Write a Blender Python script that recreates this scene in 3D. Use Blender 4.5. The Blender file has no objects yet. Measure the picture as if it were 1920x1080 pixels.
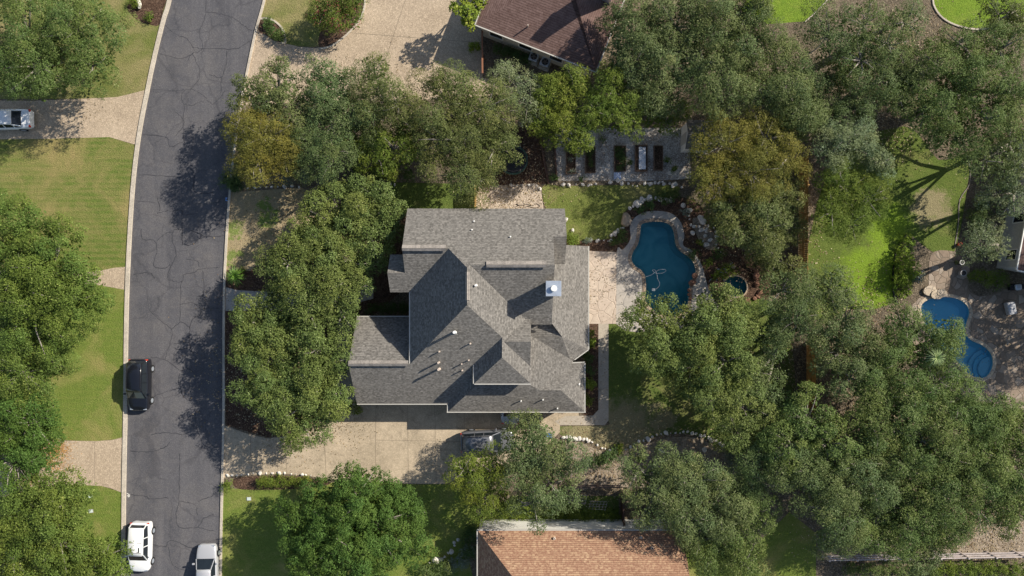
import bpy, bmesh, math, random
import numpy as np
from mathutils import Vector, Matrix
R = math.radians
C = bpy.context.scene.collection
sc = bpy.context.scene

# ------------------------------------------------------------------ camera, sky, sun, exposure
H = 60.0            # the drone's height over the street
S = 0.047           # metres on the ground for one pixel of the photograph
cd = bpy.data.cameras.new('camera'); cam = bpy.data.objects.new('camera', cd); C.objects.link(cam)
cam.location = (0, 0, H); cam.rotation_euler = (0, 0, 0)
cd.sensor_width = 36; cd.lens = 18 / (960 * S / H); cd.clip_end = 2000
sc.camera = cam
SUN_EL = 34.5
sdir = Vector((0.88, 0.47, 0)).normalized()
w = bpy.data.worlds.new('World'); sc.world = w; w.use_nodes = True
nt = w.node_tree; nt.nodes.clear()
sky = nt.nodes.new('ShaderNodeTexSky'); sky.sky_type = 'NISHITA'; sky.sun_disc = False
sky.sun_elevation = R(SUN_EL); sky.sun_rotation = math.atan2(sdir.x, sdir.y)
bg = nt.nodes.new('ShaderNodeBackground'); bg.inputs['Strength'].default_value = 0.085
wo = nt.nodes.new('ShaderNodeOutputWorld')
nt.links.new(sky.outputs[0], bg.inputs[0]); nt.links.new(bg.outputs[0], wo.inputs[0])
ld = bpy.data.lights.new('sun', 'SUN'); ld.energy = 4.6; ld.angle = R(0.5); ld.color = (1.0, 0.93, 0.82)
lo = bpy.data.objects.new('sun', ld); C.objects.link(lo)
sv = Vector((sdir.x * math.cos(R(SUN_EL)), sdir.y * math.cos(R(SUN_EL)), math.sin(R(SUN_EL))))
lo.rotation_euler = sv.to_track_quat('Z', 'Y').to_euler()
lo.location = (40, 20, 60)
sc.view_settings.view_transform = 'Standard'; sc.view_settings.look = 'None'
sc.view_settings.exposure = 0.6; sc.view_settings.gamma = 1

# ------------------------------------------------------------------ helpers
def P(px, py, h=0.0):
    s = S * (1 - h / H)
    return Vector(((px - 960) * s, (540 - py) * s, h))
def link(o, parent=None):
    C.objects.link(o)
    if parent is not None: o.parent = parent
    return o
def tag(o, label=None, cat=None, group=None, kind=None):
    if label: o['label'] = label
    if cat: o['category'] = cat
    if group: o['group'] = group
    if kind: o['kind'] = kind
    return o
def empty(name, loc, rz=0, label=None, cat=None, group=None):
    o = bpy.data.objects.new(name, None); C.objects.link(o)
    o.location = loc; o.rotation_euler = (0, 0, rz); o.empty_display_size = .3
    return tag(o, label, cat, group)
class MB:
    def __init__(s): s.v = []; s.f = []; s.uv = None
    def add(s, vs, fs):
        b = len(s.v); s.v += [tuple(v) for v in vs]; s.f += [tuple(b + i for i in f) for f in fs]
    def box(s, x0, x1, y0, y1, z0, z1, M=None):
        vs = [Vector((x, y, z)) for z in (z0, z1) for y in (y0, y1) for x in (x0, x1)]
        if M: vs = [M @ v for v in vs]
        s.add(vs, [(0, 2, 3, 1), (4, 5, 7, 6), (0, 1, 5, 4), (1, 3, 7, 5), (3, 2, 6, 7), (2, 0, 4, 6)])
    def bar(s, a, b, wd, ht):
        a = Vector(a); b = Vector(b); d = (b - a); L = d.length; d.normalize()
        up = Vector((0, 0, 1)) if abs(d.z) < .95 else Vector((0, 1, 0))
        x = d.cross(up).normalized(); z = x.cross(d)
        vs = [p + x * sx * wd / 2 + z * sz * ht / 2 for p in (a, b) for sz in (-1, 1) for sx in (-1, 1)]
        s.add(vs, [(0, 1, 3, 2), (4, 6, 7, 5), (0, 4, 5, 1), (1, 5, 7, 3), (3, 7, 6, 2), (2, 6, 4, 0)])
    def tube(s, pts, rad, n=6, cap=True):
        pts = [Vector(p) for p in pts]
        if not isinstance(rad, (list, tuple)): rad = [rad] * len(pts)
        rings = []
        for i, p in enumerate(pts):
            d = (pts[min(i + 1, len(pts) - 1)] - pts[max(i - 1, 0)]).normalized()
            up = Vector((0, 0, 1)) if abs(d.z) < .9 else Vector((1, 0, 0))
            x = d.cross(up).normalized(); y = x.cross(d)
            rings.append([p + (x * math.cos(6.28318 * k / n) + y * math.sin(6.28318 * k / n)) * rad[i] for k in range(n)])
        vs = [v for r in rings for v in r]; fs = []
        for i in range(len(pts) - 1):
            for k in range(n):
                a = i * n + k; b = i * n + (k + 1) % n
                fs.append((a, b, b + n, a + n))
        if cap: fs.append(tuple(range(n - 1, -1, -1))); fs.append(tuple(range((len(pts) - 1) * n, len(pts) * n)))
        s.add(vs, fs)
    def cyl(s, c, r, h, n=16, r2=None):
        c = Vector(c); r2 = r if r2 is None else r2
        vs = [c + Vector((math.cos(6.28318 * k / n) * r, math.sin(6.28318 * k / n) * r, 0)) for k in range(n)]
        vs += [c + Vector((math.cos(6.28318 * k / n) * r2, math.sin(6.28318 * k / n) * r2, h)) for k in range(n)]
        fs = [(k, (k + 1) % n, n + (k + 1) % n, n + k) for k in range(n)] + [tuple(range(n - 1, -1, -1)), tuple(range(n, 2 * n))]
        s.add(vs, fs)
    def prism(s, pts, z0, z1):
        n = len(pts)
        vs = [(p[0], p[1], z0) for p in pts] + [(p[0], p[1], z1) for p in pts]
        fs = [(k, (k + 1) % n, n + (k + 1) % n, n + k) for k in range(n)] + [tuple(range(n - 1, -1, -1)), tuple(range(n, 2 * n))]
        s.add(vs, fs)
    def build(s, name, m, parent=None, smooth=False, bevel=0, subd=0):
        me = bpy.data.meshes.new(name); me.from_pydata(s.v, [], s.f)
        bm = bmesh.new(); bm.from_mesh(me)
        bmesh.ops.recalc_face_normals(bm, faces=bm.faces); bm.to_mesh(me); bm.free()
        me.materials.append(m)
        if smooth: me.polygons.foreach_set('use_smooth', [True] * len(me.polygons))
        o = bpy.data.objects.new(name, me); link(o, parent)
        if bevel:
            b = o.modifiers.new('b', 'BEVEL'); b.width = bevel; b.segments = 2; b.limit_method = 'ANGLE'
        if subd:
            b = o.modifiers.new('s', 'SUBSURF'); b.levels = subd; b.render_levels = subd
        return o
def spline(pts, closed=False, k=5):
    pts = [Vector((p[0], p[1])) for p in pts]; n = len(pts); out = []
    rng = range(n if closed else n - 1)
    for i in rng:
        g = (lambda j: pts[j % n]) if closed else (lambda j: pts[min(max(j, 0), n - 1)])
        p0, p1, p2, p3 = g(i - 1), g(i), g(i + 1), g(i + 2)
        for t in [j / k for j in range(k)]:
            out.append(0.5 * ((2 * p1) + (-p0 + p2) * t + (2 * p0 - 5 * p1 + 4 * p2 - p3) * t * t + (-p0 + 3 * p1 - 3 * p2 + p3) * t ** 3))
    if not closed: out.append(pts[-1])
    return out
def px(pts, h=0): return [P(a, b, h).to_2d() for a, b in pts]
def sheet(name, outer, holes, z, m, kind='structure', parent=None):
    bm = bmesh.new()
    for loop in [outer] + list(holes):
        vs = [bm.verts.new((p[0], p[1], z)) for p in loop]
        for i in range(len(vs)): bm.edges.new((vs[i], vs[(i + 1) % len(vs)]))
    bmesh.ops.triangle_fill(bm, edges=bm.edges[:], use_beauty=True, use_dissolve=False, normal=(0, 0, 1))
    for f in bm.faces:
        if f.normal.z < 0: f.normal_flip()
    me = bpy.data.meshes.new(name); bm.to_mesh(me); bm.free(); me.materials.append(m)
    o = bpy.data.objects.new(name, me); link(o, parent)
    if kind: o['kind'] = kind
    return o
def offset(loop, d):       # closed loop pushed outward by d (counter-clockwise or not)
    n = len(loop); A = sum(loop[i][0] * loop[(i + 1) % n][1] - loop[(i + 1) % n][0] * loop[i][1] for i in range(n))
    sg = 1 if A > 0 else -1; out = []
    for i in range(n):
        t = (Vector(loop[(i + 1) % n]) - Vector(loop[i - 1])).normalized()
        out.append(Vector((loop[i][0] + sg * t.y * d, loop[i][1] - sg * t.x * d)))
    return out
def ribbon(mb, pts, w0, w1, z0, z1):   # a raised strip between offsets w0 and w1 of an open line
    L = []; Rr = []
    for i, p in enumerate(pts):
        t = (Vector(pts[min(i + 1, len(pts) - 1)]) - Vector(pts[max(i - 1, 0)])).normalized(); nrm = Vector((t.y, -t.x))
        L.append(Vector(p) + nrm * w0); Rr.append(Vector(p) + nrm * w1)
    vs = []
    for a, b in zip(L, Rr): vs += [(a.x, a.y, z0), (a.x, a.y, z1), (b.x, b.y, z1), (b.x, b.y, z0)]
    fs = []
    for i in range(len(pts) - 1):
        a = 4 * i
        for k in range(3): fs.append((a + k, a + k + 1, a + k + 5, a + k + 4))
    fs += [(0, 1, 2, 3), tuple(4 * (len(pts) - 1) + k for k in (3, 2, 1, 0))]
    mb.add(vs, fs)

# ------------------------------------------------------------------ materials
class M:
    def __init__(s, name, rough=.9, spec=.2):
        s.m = bpy.data.materials.new(name); s.m.use_nodes = True; s.t = s.m.node_tree
        s.b = s.t.nodes['Principled BSDF']; s.b.inputs['Roughness'].default_value = rough
        s.b.inputs['Specular IOR Level'].default_value = spec
        s.geo = s.t.nodes.new('ShaderNodeNewGeometry')
    def n(s, t, **k):
        o = s.t.nodes.new('ShaderNode' + t)
        for a, b in k.items(): setattr(o, a, b)
        return o
    def L(s, a, b): s.t.links.new(a, b)
    @property
    def pos(s): return s.geo.outputs['Position']
    def obj(s): return s.n('TexCoord').outputs['Object']
    def uv(s): return s.n('UVMap').outputs[0]
    def scalev(s, v, sc_):
        m = s.n('Mapping'); s.L(v, m.inputs[0]); m.inputs['Scale'].default_value = sc_; return m.outputs[0]
    def noise(s, scale, v=None, detail=3, rough=.55, dist=0):
        o = s.n('TexNoise'); o.inputs['Scale'].default_value = scale; o.inputs['Detail'].default_value = detail
        o.inputs['Roughness'].default_value = rough; o.inputs['Distortion'].default_value = dist
        s.L(v if v is not None else s.pos, o.inputs['Vector']); return o.outputs['Fac']
    def vor(s, scale, v=None, feature='F1', out='Distance', rnd=1):
        o = s.n('TexVoronoi', feature=feature); o.inputs['Scale'].default_value = scale; o.inputs['Randomness'].default_value = rnd
        s.L(v if v is not None else s.pos, o.inputs['Vector']); return o.outputs[out]
    def mr(s, v, a, b, c=0, d=1):
        o = s.n('MapRange'); s.L(v, o.inputs[0])
        for i, x in zip((1, 2, 3, 4), (a, b, c, d)): o.inputs[i].default_value = x
        return o.outputs[0]
    def math(s, op, a, b=None):
        o = s.n('Math', operation=op)
        for i, x in enumerate((a, b)):
            if x is None: continue
            if isinstance(x, (int, float)): o.inputs[i].default_value = x
            else: s.L(x, o.inputs[i])
        return o.outputs[0]
    def mix(s, f, a, b, mode='MIX'):
        o = s.n('Mix', data_type='RGBA', blend_type=mode)
        for i, x in ((0, f), (6, a), (7, b)):
            if isinstance(x, (int, float)): o.inputs[i].default_value = x
            elif isinstance(x, tuple): o.inputs[i].default_value = (*x, 1)
            else: s.L(x, o.inputs[i])
        return o.outputs[2]
    def col(s, x):
        if isinstance(x, tuple): s.b.inputs['Base Color'].default_value = (*x, 1)
        else: s.L(x, s.b.inputs['Base Color'])
    def bump(s, h, dist=.02, st=1):
        o = s.n('Bump'); o.inputs['Distance'].default_value = dist; o.inputs['Strength'].default_value = st
        s.L(h, o.inputs['Height']); s.L(o.outputs[0], s.b.inputs['Normal'])
def plain(name, c, rough=.6, spec=.3, metal=0, var=.12, sc_=6):
    m = M(name, rough, spec); m.b.inputs['Metallic'].default_value = metal
    f = m.noise(sc_, m.obj(), 4)
    m.col(m.mix(m.mr(f, .3, .7), tuple(x * (1 - var) for x in c), tuple(min(1, x * (1 + var)) for x in c)))
    return m.m
def shingle(name, dark, mid, light, row=.145, tab=.33, bumpd=.03):
    m = M(name, .92, .15); uv = m.uv(); sx = m.n('SeparateXYZ'); m.L(uv, sx.inputs[0])
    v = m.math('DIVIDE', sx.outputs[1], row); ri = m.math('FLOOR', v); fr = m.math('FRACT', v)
    wn = m.n('TexWhiteNoise', noise_dimensions='1D'); m.L(ri, wn.inputs['W'])
    u = m.math('ADD', m.math('DIVIDE', sx.outputs[0], tab), m.math('MULTIPLY', wn.outputs['Value'], 7))
    ui = m.math('FLOOR', u); cb = m.n('CombineXYZ'); m.L(ui, cb.inputs[0]); m.L(ri, cb.inputs[1])
    w2 = m.n('TexWhiteNoise', noise_dimensions='2D'); m.L(cb.outputs[0], w2.inputs['Vector'])
    c = m.mix(m.mr(w2.outputs['Value'], 0, .6), dark, mid); c = m.mix(m.mr(w2.outputs['Value'], .6, 1), c, light)
    pn = m.noise(7, m.scalev(uv, (.8, 1, 1)), 3, .7); c = m.mix(m.mr(pn, .42, .62, 0, .6), c, light); c = m.mix(m.mr(pn, .58, .38, 0, .5), c, dark)
    big = m.noise(.55, uv, 5, .65); c = m.mix(m.mr(big, .35, .65, 0, .35), c, mid)
    st = m.noise(.9, m.scalev(uv, (2.5, .35, 1)), 4); c = m.mix(m.mr(st, .45, .8, 0, .2), c, dark)
    c = m.mix(m.mr(fr, 0, .22, .75, 0), c, tuple(x * .35 for x in dark))  # shadow line of each course, painted dark along its lower edge
    m.col(c)
    hgt = m.math('ADD', m.math('MULTIPLY', m.math('SUBTRACT', 1, fr), 1.0), m.math('MULTIPLY', w2.outputs['Value'], .4))
    m.bump(hgt, bumpd); return m.m
def grass(name, g1, g2, dry, drya=.5, stripes=0, seed=0, spots=()):
    m = M(name, .95, .1); v = m.scalev(m.pos, (1, 1, 1)); v2 = m.n('VectorMath', operation='ADD'); m.L(v, v2.inputs[0]); v2.inputs[1].default_value = (seed * 13, seed * 7, 0); v = v2.outputs[0]
    c = m.mix(m.mr(m.noise(1.6, v, 6, .7), .3, .7), g1, g2)
    c = m.mix(m.mr(m.noise(.23, v, 5, .6, .6), .62 - drya * .3, .78 - drya * .2), c, dry)
    c = m.mix(m.mr(m.noise(1.1, v, 6, .75), .52, .75, 0, .55 * min(1, drya * 2)), c, dry)
    if stripes:
        w_ = m.n('TexWave', wave_type='BANDS', bands_direction='Y'); m.L(v, w_.inputs['Vector']); w_.inputs['Scale'].default_value = .62; w_.inputs['Distortion'].default_value = .6
        c = m.mix(m.mr(w_.outputs['Fac'], .2, .8, 0, .22 * stripes), c, dry)
        lw = m.noise(2.2, m.scalev(v, (.08, 1.6, 1)), 5, .7); c = m.mix(m.mr(lw, .5, .7, 0, .35 * stripes), c, dry)
    for (sx_, sy_, sr_, sc2) in spots:      # worn or greener places with soft, ragged edges
        dv = m.n('VectorMath', operation='DISTANCE'); m.L(m.pos, dv.inputs[0]); dv.inputs[1].default_value = (sx_, sy_, 0)
        dd = m.math('ADD', dv.outputs['Value'], m.mr(m.noise(.9, None, 6, .75), .25, .75, -1.3, 1.3))
        c = m.mix(m.mr(dd, sr_ * .7, sr_ * 1.25, .9, 0), c, sc2)
    f = m.noise(9, v, 5, .75); c = m.mix(m.mr(f, .25, .75, .0, 1), m.mix(.55, c, (.008, .012, .003)), m.mix(.15, c, (.4, .42, .2)))
    m.col(c); m.bump(m.noise(7, v, 6, .8), .12, 1); return m.m
def concrete(name, c1, c2, agg=.25, stain=.35, sc_=1.0):
    m = M(name, .93, .2)
    c = m.mix(m.mr(m.noise(.35 * sc_, None, 6, .65, .4), .3, .7), c1, c2)
    c = m.mix(m.mr(m.noise(1.4 * sc_, None, 7, .75, .8), .5, .75, 0, stain), c, tuple(x * .55 for x in c1))
    sp = m.vor(16, None, out='Color'); sx = m.n('SeparateColor'); m.L(sp, sx.inputs[0])
    c = m.mix(m.mr(sx.outputs[0], 0, 1, 0, agg), c, tuple(x * .35 for x in c1))
    c = m.mix(m.mr(sx.outputs[1], .6, 1, 0, agg), c, tuple(min(1, x * 1.6) for x in c2))
    m.col(c); m.bump(m.noise(20, None, 4, .7), .01); return m.m
def litter(name, c1, c2, c3, sc_=1.0, bump=.15):
    m = M(name, .97, .08)
    c = m.mix(m.mr(m.noise(.5 * sc_, None, 6, .7, .5), .35, .65), c1, c2)
    sp = m.vor(13, None, out='Color'); sx = m.n('SeparateColor'); m.L(sp, sx.inputs[0])
    c = m.mix(m.mr(sx.outputs[0], .55, 1, 0, .75), c, c3)
    c = m.mix(m.mr(sx.outputs[1], .4, 1, 0, .6), c, tuple(x * .3 for x in c1))
    m.col(c); m.bump(m.math('ADD', m.noise(3, None, 6, .75), m.mr(sx.outputs[2], 0, 1, 0, .3)), bump); return m.m
def flagstone(name, cols, grout, scale=.9, gw=.06, spk=.15):
    m = M(name, .85, .25)
    nv = m.n('TexNoise'); nv.inputs['Scale'].default_value = 1.2; m.L(m.pos, nv.inputs['Vector'])
    va = m.n('VectorMath', operation='MULTIPLY_ADD'); m.L(nv.outputs['Color'], va.inputs[0]); va.inputs[1].default_value = (.5, .5, 0); m.L(m.pos, va.inputs[2])
    d = m.vor(scale, va.outputs[0], 'DISTANCE_TO_EDGE'); cl = m.vor(scale, va.outputs[0], 'F1', 'Color')
    sx = m.n('SeparateColor'); m.L(cl, sx.inputs[0])
    c = m.mix(sx.outputs[0], cols[0], cols[1]); c = m.mix(m.mr(sx.outputs[1], .5, 1), c, cols[2])
    c = m.mix(m.mr(m.noise(3, None, 6, .7), .35, .75, 0, .5), c, tuple(x * .5 for x in cols[0]))
    c = m.mix(m.mr(d, gw * .5, gw, 1, 0), c, grout)
    m.col(c); m.bump(m.mr(d, 0, gw * 1.5), .02); return m.m
def leafmat(name, trans=.3):
    m = M(name, .6, .12)
    at = m.n('Attribute', attribute_name='Col'); m.L(at.outputs['Color'], m.b.inputs['Base Color'])
    tr = m.n('BsdfTranslucent'); bc = m.mix(.5, at.outputs['Color'], (.25, .32, .04)); m.L(bc, tr.inputs[0])
    mx = m.n('MixShader'); mx.inputs[0].default_value = trans
    out = m.t.nodes['Material Output']
    m.L(m.b.outputs[0], mx.inputs[1]); m.L(tr.outputs[0], mx.inputs[2]); m.L(mx.outputs[0], out.inputs[0])
    return m.m
LEAF = leafmat('leaf', .17)
BARK = plain('bark', (.25, .225, .19), .95, .1, 0, .35, 3)
WOODR = plain('weathered_board', (.30, .25, .20), .9, .1, 0, .3, 2)
WHITE = plain('white_paint', (.78, .76, .70), .6, .3, 0, .06, 1)
GUTTER = plain('gutter_paint', (.48, .46, .41), .5, .4, 0, .05, 1)
BRICK = plain('pale_masonry', (.45, .40, .33), .9, .1, 0, .18, 4)
METAL = plain('galvanised_metal', (.55, .60, .66), .35, .5, .6, .12, 3)
PVC = plain('vent_white', (.75, .74, .70), .5, .4, 0, .08, 5)
RUST = plain('lead_boot', (.55, .46, .38), .7, .3, 0, .2, 8)
BLACK = plain('black_plastic', (.015, .015, .017), .5, .4)
RUBBER = plain('rubber', (.02, .02, .02), .85, .2)
GLASS = plain('window_glass', (.015, .02, .025), .06, .6, 0, .1, 1)
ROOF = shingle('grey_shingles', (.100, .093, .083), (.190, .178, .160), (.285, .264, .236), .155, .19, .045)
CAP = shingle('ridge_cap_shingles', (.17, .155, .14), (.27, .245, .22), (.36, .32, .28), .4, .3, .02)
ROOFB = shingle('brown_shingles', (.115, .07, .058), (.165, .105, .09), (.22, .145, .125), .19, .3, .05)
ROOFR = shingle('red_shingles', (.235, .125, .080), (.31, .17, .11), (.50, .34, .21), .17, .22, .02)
# ------------------------------------------------------------------ foliage
def leaves_mesh(name, pos, nrm, axis, ll, lw, colr):
    n = len(pos)
    nrm = nrm / np.linalg.norm(nrm, axis=1, keepdims=True)
    a = axis - nrm * np.sum(axis * nrm, 1, keepdims=True); a /= np.linalg.norm(a, axis=1, keepdims=True) + 1e-9
    b = np.cross(nrm, a)
    v = np.empty((n, 4, 3), np.float32)
    v[:, 0] = pos - a * ll[:, None] * .5; v[:, 1] = pos + b * lw[:, None] * .5 - a * ll[:, None] * .05
    v[:, 2] = pos + a * ll[:, None] * .5; v[:, 3] = pos - b * lw[:, None] * .5 - a * ll[:, None] * .05
    me = bpy.data.meshes.new(name)
    me.vertices.add(4 * n); me.vertices.foreach_set('co', v.ravel())
    me.loops.add(4 * n); me.loops.foreach_set('vertex_index', np.arange(4 * n, dtype=np.int32))
    me.polygons.add(n); me.polygons.foreach_set('loop_start', np.arange(0, 4 * n, 4, dtype=np.int32))
    me.polygons.foreach_set('loop_total', np.full(n, 4, np.int32))
    me.update(calc_edges=True)
    ca = me.color_attributes.new('Col', 'FLOAT_COLOR', 'POINT')
    cc = np.ones((n, 4, 4), np.float32); cc[:, :, :3] = colr[:, None, :]
    ca.data.foreach_set('color', cc.ravel())
    me.materials.append(LEAF)
    return me
def unit(rg, n):
    d = rg.normal(size=(n, 3)); return d / np.linalg.norm(d, axis=1, keepdims=True)
# kind: colour a, colour b, accent, lobe radius, leaf length, leaf width, sprays per m2 of lobe, spray radius, gap
KINDS = {
 'oak':    ((.062, .102, .026), (.155, .208, .058), (.26, .29, .13), .80, .13, .066, 50, .18),
 'oakgrey': ((.068, .100, .032), (.160, .200, .072), (.26, .28, .14), .85, .12, .060, 52, .18),
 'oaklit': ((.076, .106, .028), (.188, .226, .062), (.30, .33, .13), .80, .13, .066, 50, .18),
 'bright': ((.060, .098, .018), (.148, .205, .038), (.25, .31, .08), .75, .13, .064, 48, .19),
 'clump':  ((.040, .080, .015), (.108, .168, .034), (.17, .25, .06), .58, .12, .080, 62, .12),
 'juniper': ((.070, .110, .016), (.170, .225, .034), (.26, .29, .07), .62, .115, .050, 54, .14),
 'olive':  ((.095, .094, .020), (.200, .190, .038), (.30, .27, .08), .70, .12, .05, 50, .16),
 'drab':   ((.070, .092, .026), (.168, .190, .058), (.26, .26, .12), .80, .12, .052, 50, .18),
 'silver': ((.100, .130, .056), (.235, .280, .130), (.36, .40, .24), .70, .12, .056, 50, .16),
 'lime':   ((.120, .180, .022), (.240, .310, .040), (.34, .38, .08), .35, .11, .06, 60, .11),
 'dark':   ((.045, .080, .024), (.095, .145, .042), (.14, .19, .07), .45, .115, .06, 50, .13),
 'sage':   ((.120, .145, .105), (.24, .28, .21), (.38, .42, .34), .30, .11, .05, 60, .11),
}
SEP = {'clump': 1.02, 'juniper': .82, 'olive': .85, 'oaklit': .95, 'bright': .95, 'oak': .95, 'oakgrey': .95, 'drab': .95, 'silver': .9}
def crown(name, blobs, kind, seed, dens=1.0, flat=.62, flower=None, low=-.25, lobe=None, leafk=1.0):
    """blobs: (x, y, z, r) in the thing's own space"""
    rg = np.random.default_rng(seed); ka, kb, kc, lr0, ll, lw, spd, spr = KINDS[kind]
    leafk *= .85 + .35 * ((seed * 37) % 10) / 10
    lr0 = lobe or lr0; ll *= leafk; lw *= leafk
    Lc = []; Lr = []; Ld = []
    for (x, y, z, r) in blobs:
        n = max(5, int(4.6 * (r / lr0) ** 1.8))
        d = unit(rg, n * 3); d = d[d[:, 2] > low][:n]
        rr = r * (0.44 + .52 * rg.random(len(d)) ** .6)
        # uneven outline
        ph = rg.random(6) * 6.28; ang = np.arctan2(d[:, 1], d[:, 0])
        rr *= 1 + .11 * np.sin(3 * ang + ph[0]) + .09 * np.sin(5 * ang + ph[1]) + .06 * np.sin(8 * ang + ph[2])
        c = np.array((x, y, z)) + d * rr[:, None] * np.array((1, 1, flat))
        Lc.append(c); Ld.append(d); Lr.append(np.minimum(lr0, r * .6) * (.55 + .8 * rg.random(len(d))))
    Lc = np.concatenate(Lc); Lr = np.concatenate(Lr); Ld = np.concatenate(Ld)
    # keep the clumps apart so that dark gaps open between them
    sep = SEP.get(kind, .80); keep = []
    for i in rg.permutation(len(Lc)):
        if keep:
            q = Lc[keep]; dd = q - Lc[i]; dd[:, 2] *= .7
            if (np.linalg.norm(dd, axis=1) < sep * .5 * (Lr[keep] + Lr[i])).any(): continue
        keep.append(i)
    Lc = Lc[keep]; Lr = Lr[keep]; Ld = Ld[keep]
    ns = np.maximum(4, (spd * dens * Lr ** 2 * 2.9).astype(int)); idx = np.repeat(np.arange(len(Lc)), ns)
    d = unit(rg, len(idx)); d[:, 2] = np.where(d[:, 2] < -.25, -d[:, 2], d[:, 2])
    rad = Lr[idx] * (.62 + .42 * rg.random(len(idx)) ** .6)
    sp = Lc[idx] + d * rad[:, None] * np.array((1, 1, .72))
    k = 7; id2 = np.repeat(np.arange(len(sp)), k); n = len(id2)
    off = rg.normal(size=(n, 3)) * spr * .55
    pos = sp[id2] + off
    out = d[id2] * .8 + Ld[idx][id2] * .4
    nrm = out * .75 + np.array((0, 0, .45)) + rg.normal(size=(n, 3)) * .48
    ax = out + rg.normal(size=(n, 3)) * .8
    L1 = rg.random(len(Lc)); L2 = rg.random(len(sp)); L3 = rg.random(n)
    t = np.clip(.30 * L1[idx][id2] + .35 * L2[id2] + .45 * L3 - .05, 0, 1)[:, None]
    col = np.array(ka) * (1 - t) + np.array(kb) * t
    acc = (rg.random(n) < .045)[:, None]; col = np.where(acc, np.array(kc), col)
    col = col * (1 + (rg.random(3) - .5) * np.array((.12, .06, .14)))
    hue = (rg.random(len(Lc))[idx][id2] - .5)[:, None] * np.array((.22, .05, -.1)); col = col * (1 + hue)
    if flower is not None:
        fm = (rg.random(len(sp)) < .10)[id2] & (d[id2][:, 2] > 0); col = np.where(fm[:, None], np.array(flower), col)
    lls = ll * (.65 + .7 * rg.random(n)); lws = lw * (.65 + .7 * rg.random(n))
    # sparse inner leaves so the crown has depth
    ip = []
    for (x, y, z, r) in blobs:
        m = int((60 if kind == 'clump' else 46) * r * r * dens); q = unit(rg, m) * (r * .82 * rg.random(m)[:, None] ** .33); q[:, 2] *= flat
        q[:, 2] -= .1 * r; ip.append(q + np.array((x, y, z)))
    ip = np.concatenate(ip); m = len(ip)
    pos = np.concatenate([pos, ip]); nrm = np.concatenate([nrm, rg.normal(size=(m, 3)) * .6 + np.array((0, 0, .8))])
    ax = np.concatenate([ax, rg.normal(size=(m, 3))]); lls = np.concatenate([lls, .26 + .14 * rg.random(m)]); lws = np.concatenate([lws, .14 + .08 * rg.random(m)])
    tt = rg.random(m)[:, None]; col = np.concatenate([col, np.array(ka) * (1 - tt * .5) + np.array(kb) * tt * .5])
    return leaves_mesh(name, pos.astype(np.float32), nrm, ax, lls, lws, col.astype(np.float32)), Lc
LEAFCOUNT = 0
def tree(name, label, blobs, kind, seed, z=4.6, group=None, dens=1.0, cat='tree', flat=.62, trunk_r=.22, flower=None, lobe=None, leafk=1.0, limbs=30):
    """blobs: (px, py, r_px[, z]) as seen; each goes to its own real height"""
    global LEAFCOUNT
    rnd = random.Random(seed); W = []; zj = rnd.uniform(-.7, .5)
    for b in blobs:
        zz = b[3] if len(b) > 3 else z + zj + rnd.uniform(-.55, .55)
        rm = b[2] * 1.06 * S * (1 - zz / H); zc = zz
        c = P(b[0], b[1], zc + .25 * rm); W.append((c.x, c.y, zc, rm))
    wt = sum(b[3] ** 2 for b in W); cx = sum(b[0] * b[3] ** 2 for b in W) / wt; cy = sum(b[1] * b[3] ** 2 for b in W) / wt
    cx *= 1.05; cy *= 1.05
    root = empty(name, (cx, cy, 0), 0, label, cat, group)
    loc = [(b[0] - cx, b[1] - cy, b[2], b[3]) for b in W]
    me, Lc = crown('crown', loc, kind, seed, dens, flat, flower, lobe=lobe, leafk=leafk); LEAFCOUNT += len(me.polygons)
    o = bpy.data.objects.new('crown', me); link(o, root)
    mb = MB(); top = min(b[2] for b in loc) * .62
    mb.tube([(0, 0, -.1), (.06, .03, top * .5), (0, .05, top)], [trunk_r * 1.35, trunk_r, trunk_r * .85], 8)
    for (x, y, zz, r) in loc:
        m1 = Vector((x * .5, y * .5, (top + zz) / 2 + .1)); e = Vector((x, y, zz))
        mb.tube([(0, .05, top * .92), m1, e], [trunk_r * .7, trunk_r * .5, trunk_r * .32], 6)
    step = max(1, len(Lc) // limbs)
    for q in Lc[::step]:
        q = Vector(q); bl = min(loc, key=lambda b: (Vector(b[:3]) - q).length); s0 = Vector(bl[:3])
        mid = s0.lerp(q, .5) + Vector((rnd.uniform(-.2, .2), rnd.uniform(-.2, .2), rnd.uniform(0, .3)))
        mb.tube([s0, mid, q.lerp(mid, -.22) + Vector((0, 0, .12))], [trunk_r * .28, trunk_r * .17, .015], 5)
    mb.build('trunk', BARK, root, smooth=True)
    return root
def shrub(name, label, x, y, r, hgt, kind, seed, group=None, blobs=None, dens=1.0, cat='shrub', lobe=None, dxy=None, flower=None, leafk=.9):
    """x, y in photo pixels, r in metres; one mesh"""
    c = P(x, y, hgt * .6)
    bl = blobs or [(0, 0, hgt * .45, r)]
    bl = [(a, b, zz, rr) for a, b, zz, rr in bl]
    me, _ = crown(name, bl, kind, seed, dens, flat=min(1.1, hgt * .55 / max(r, .1)), lobe=lobe or min(KINDS[kind][3], r * .5), leafk=leafk, low=-.1, flower=flower)
    o = bpy.data.objects.new(name, me); o.location = (c.x, c.y, 0); link(o)
    return tag(o, label, cat, group)

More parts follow.
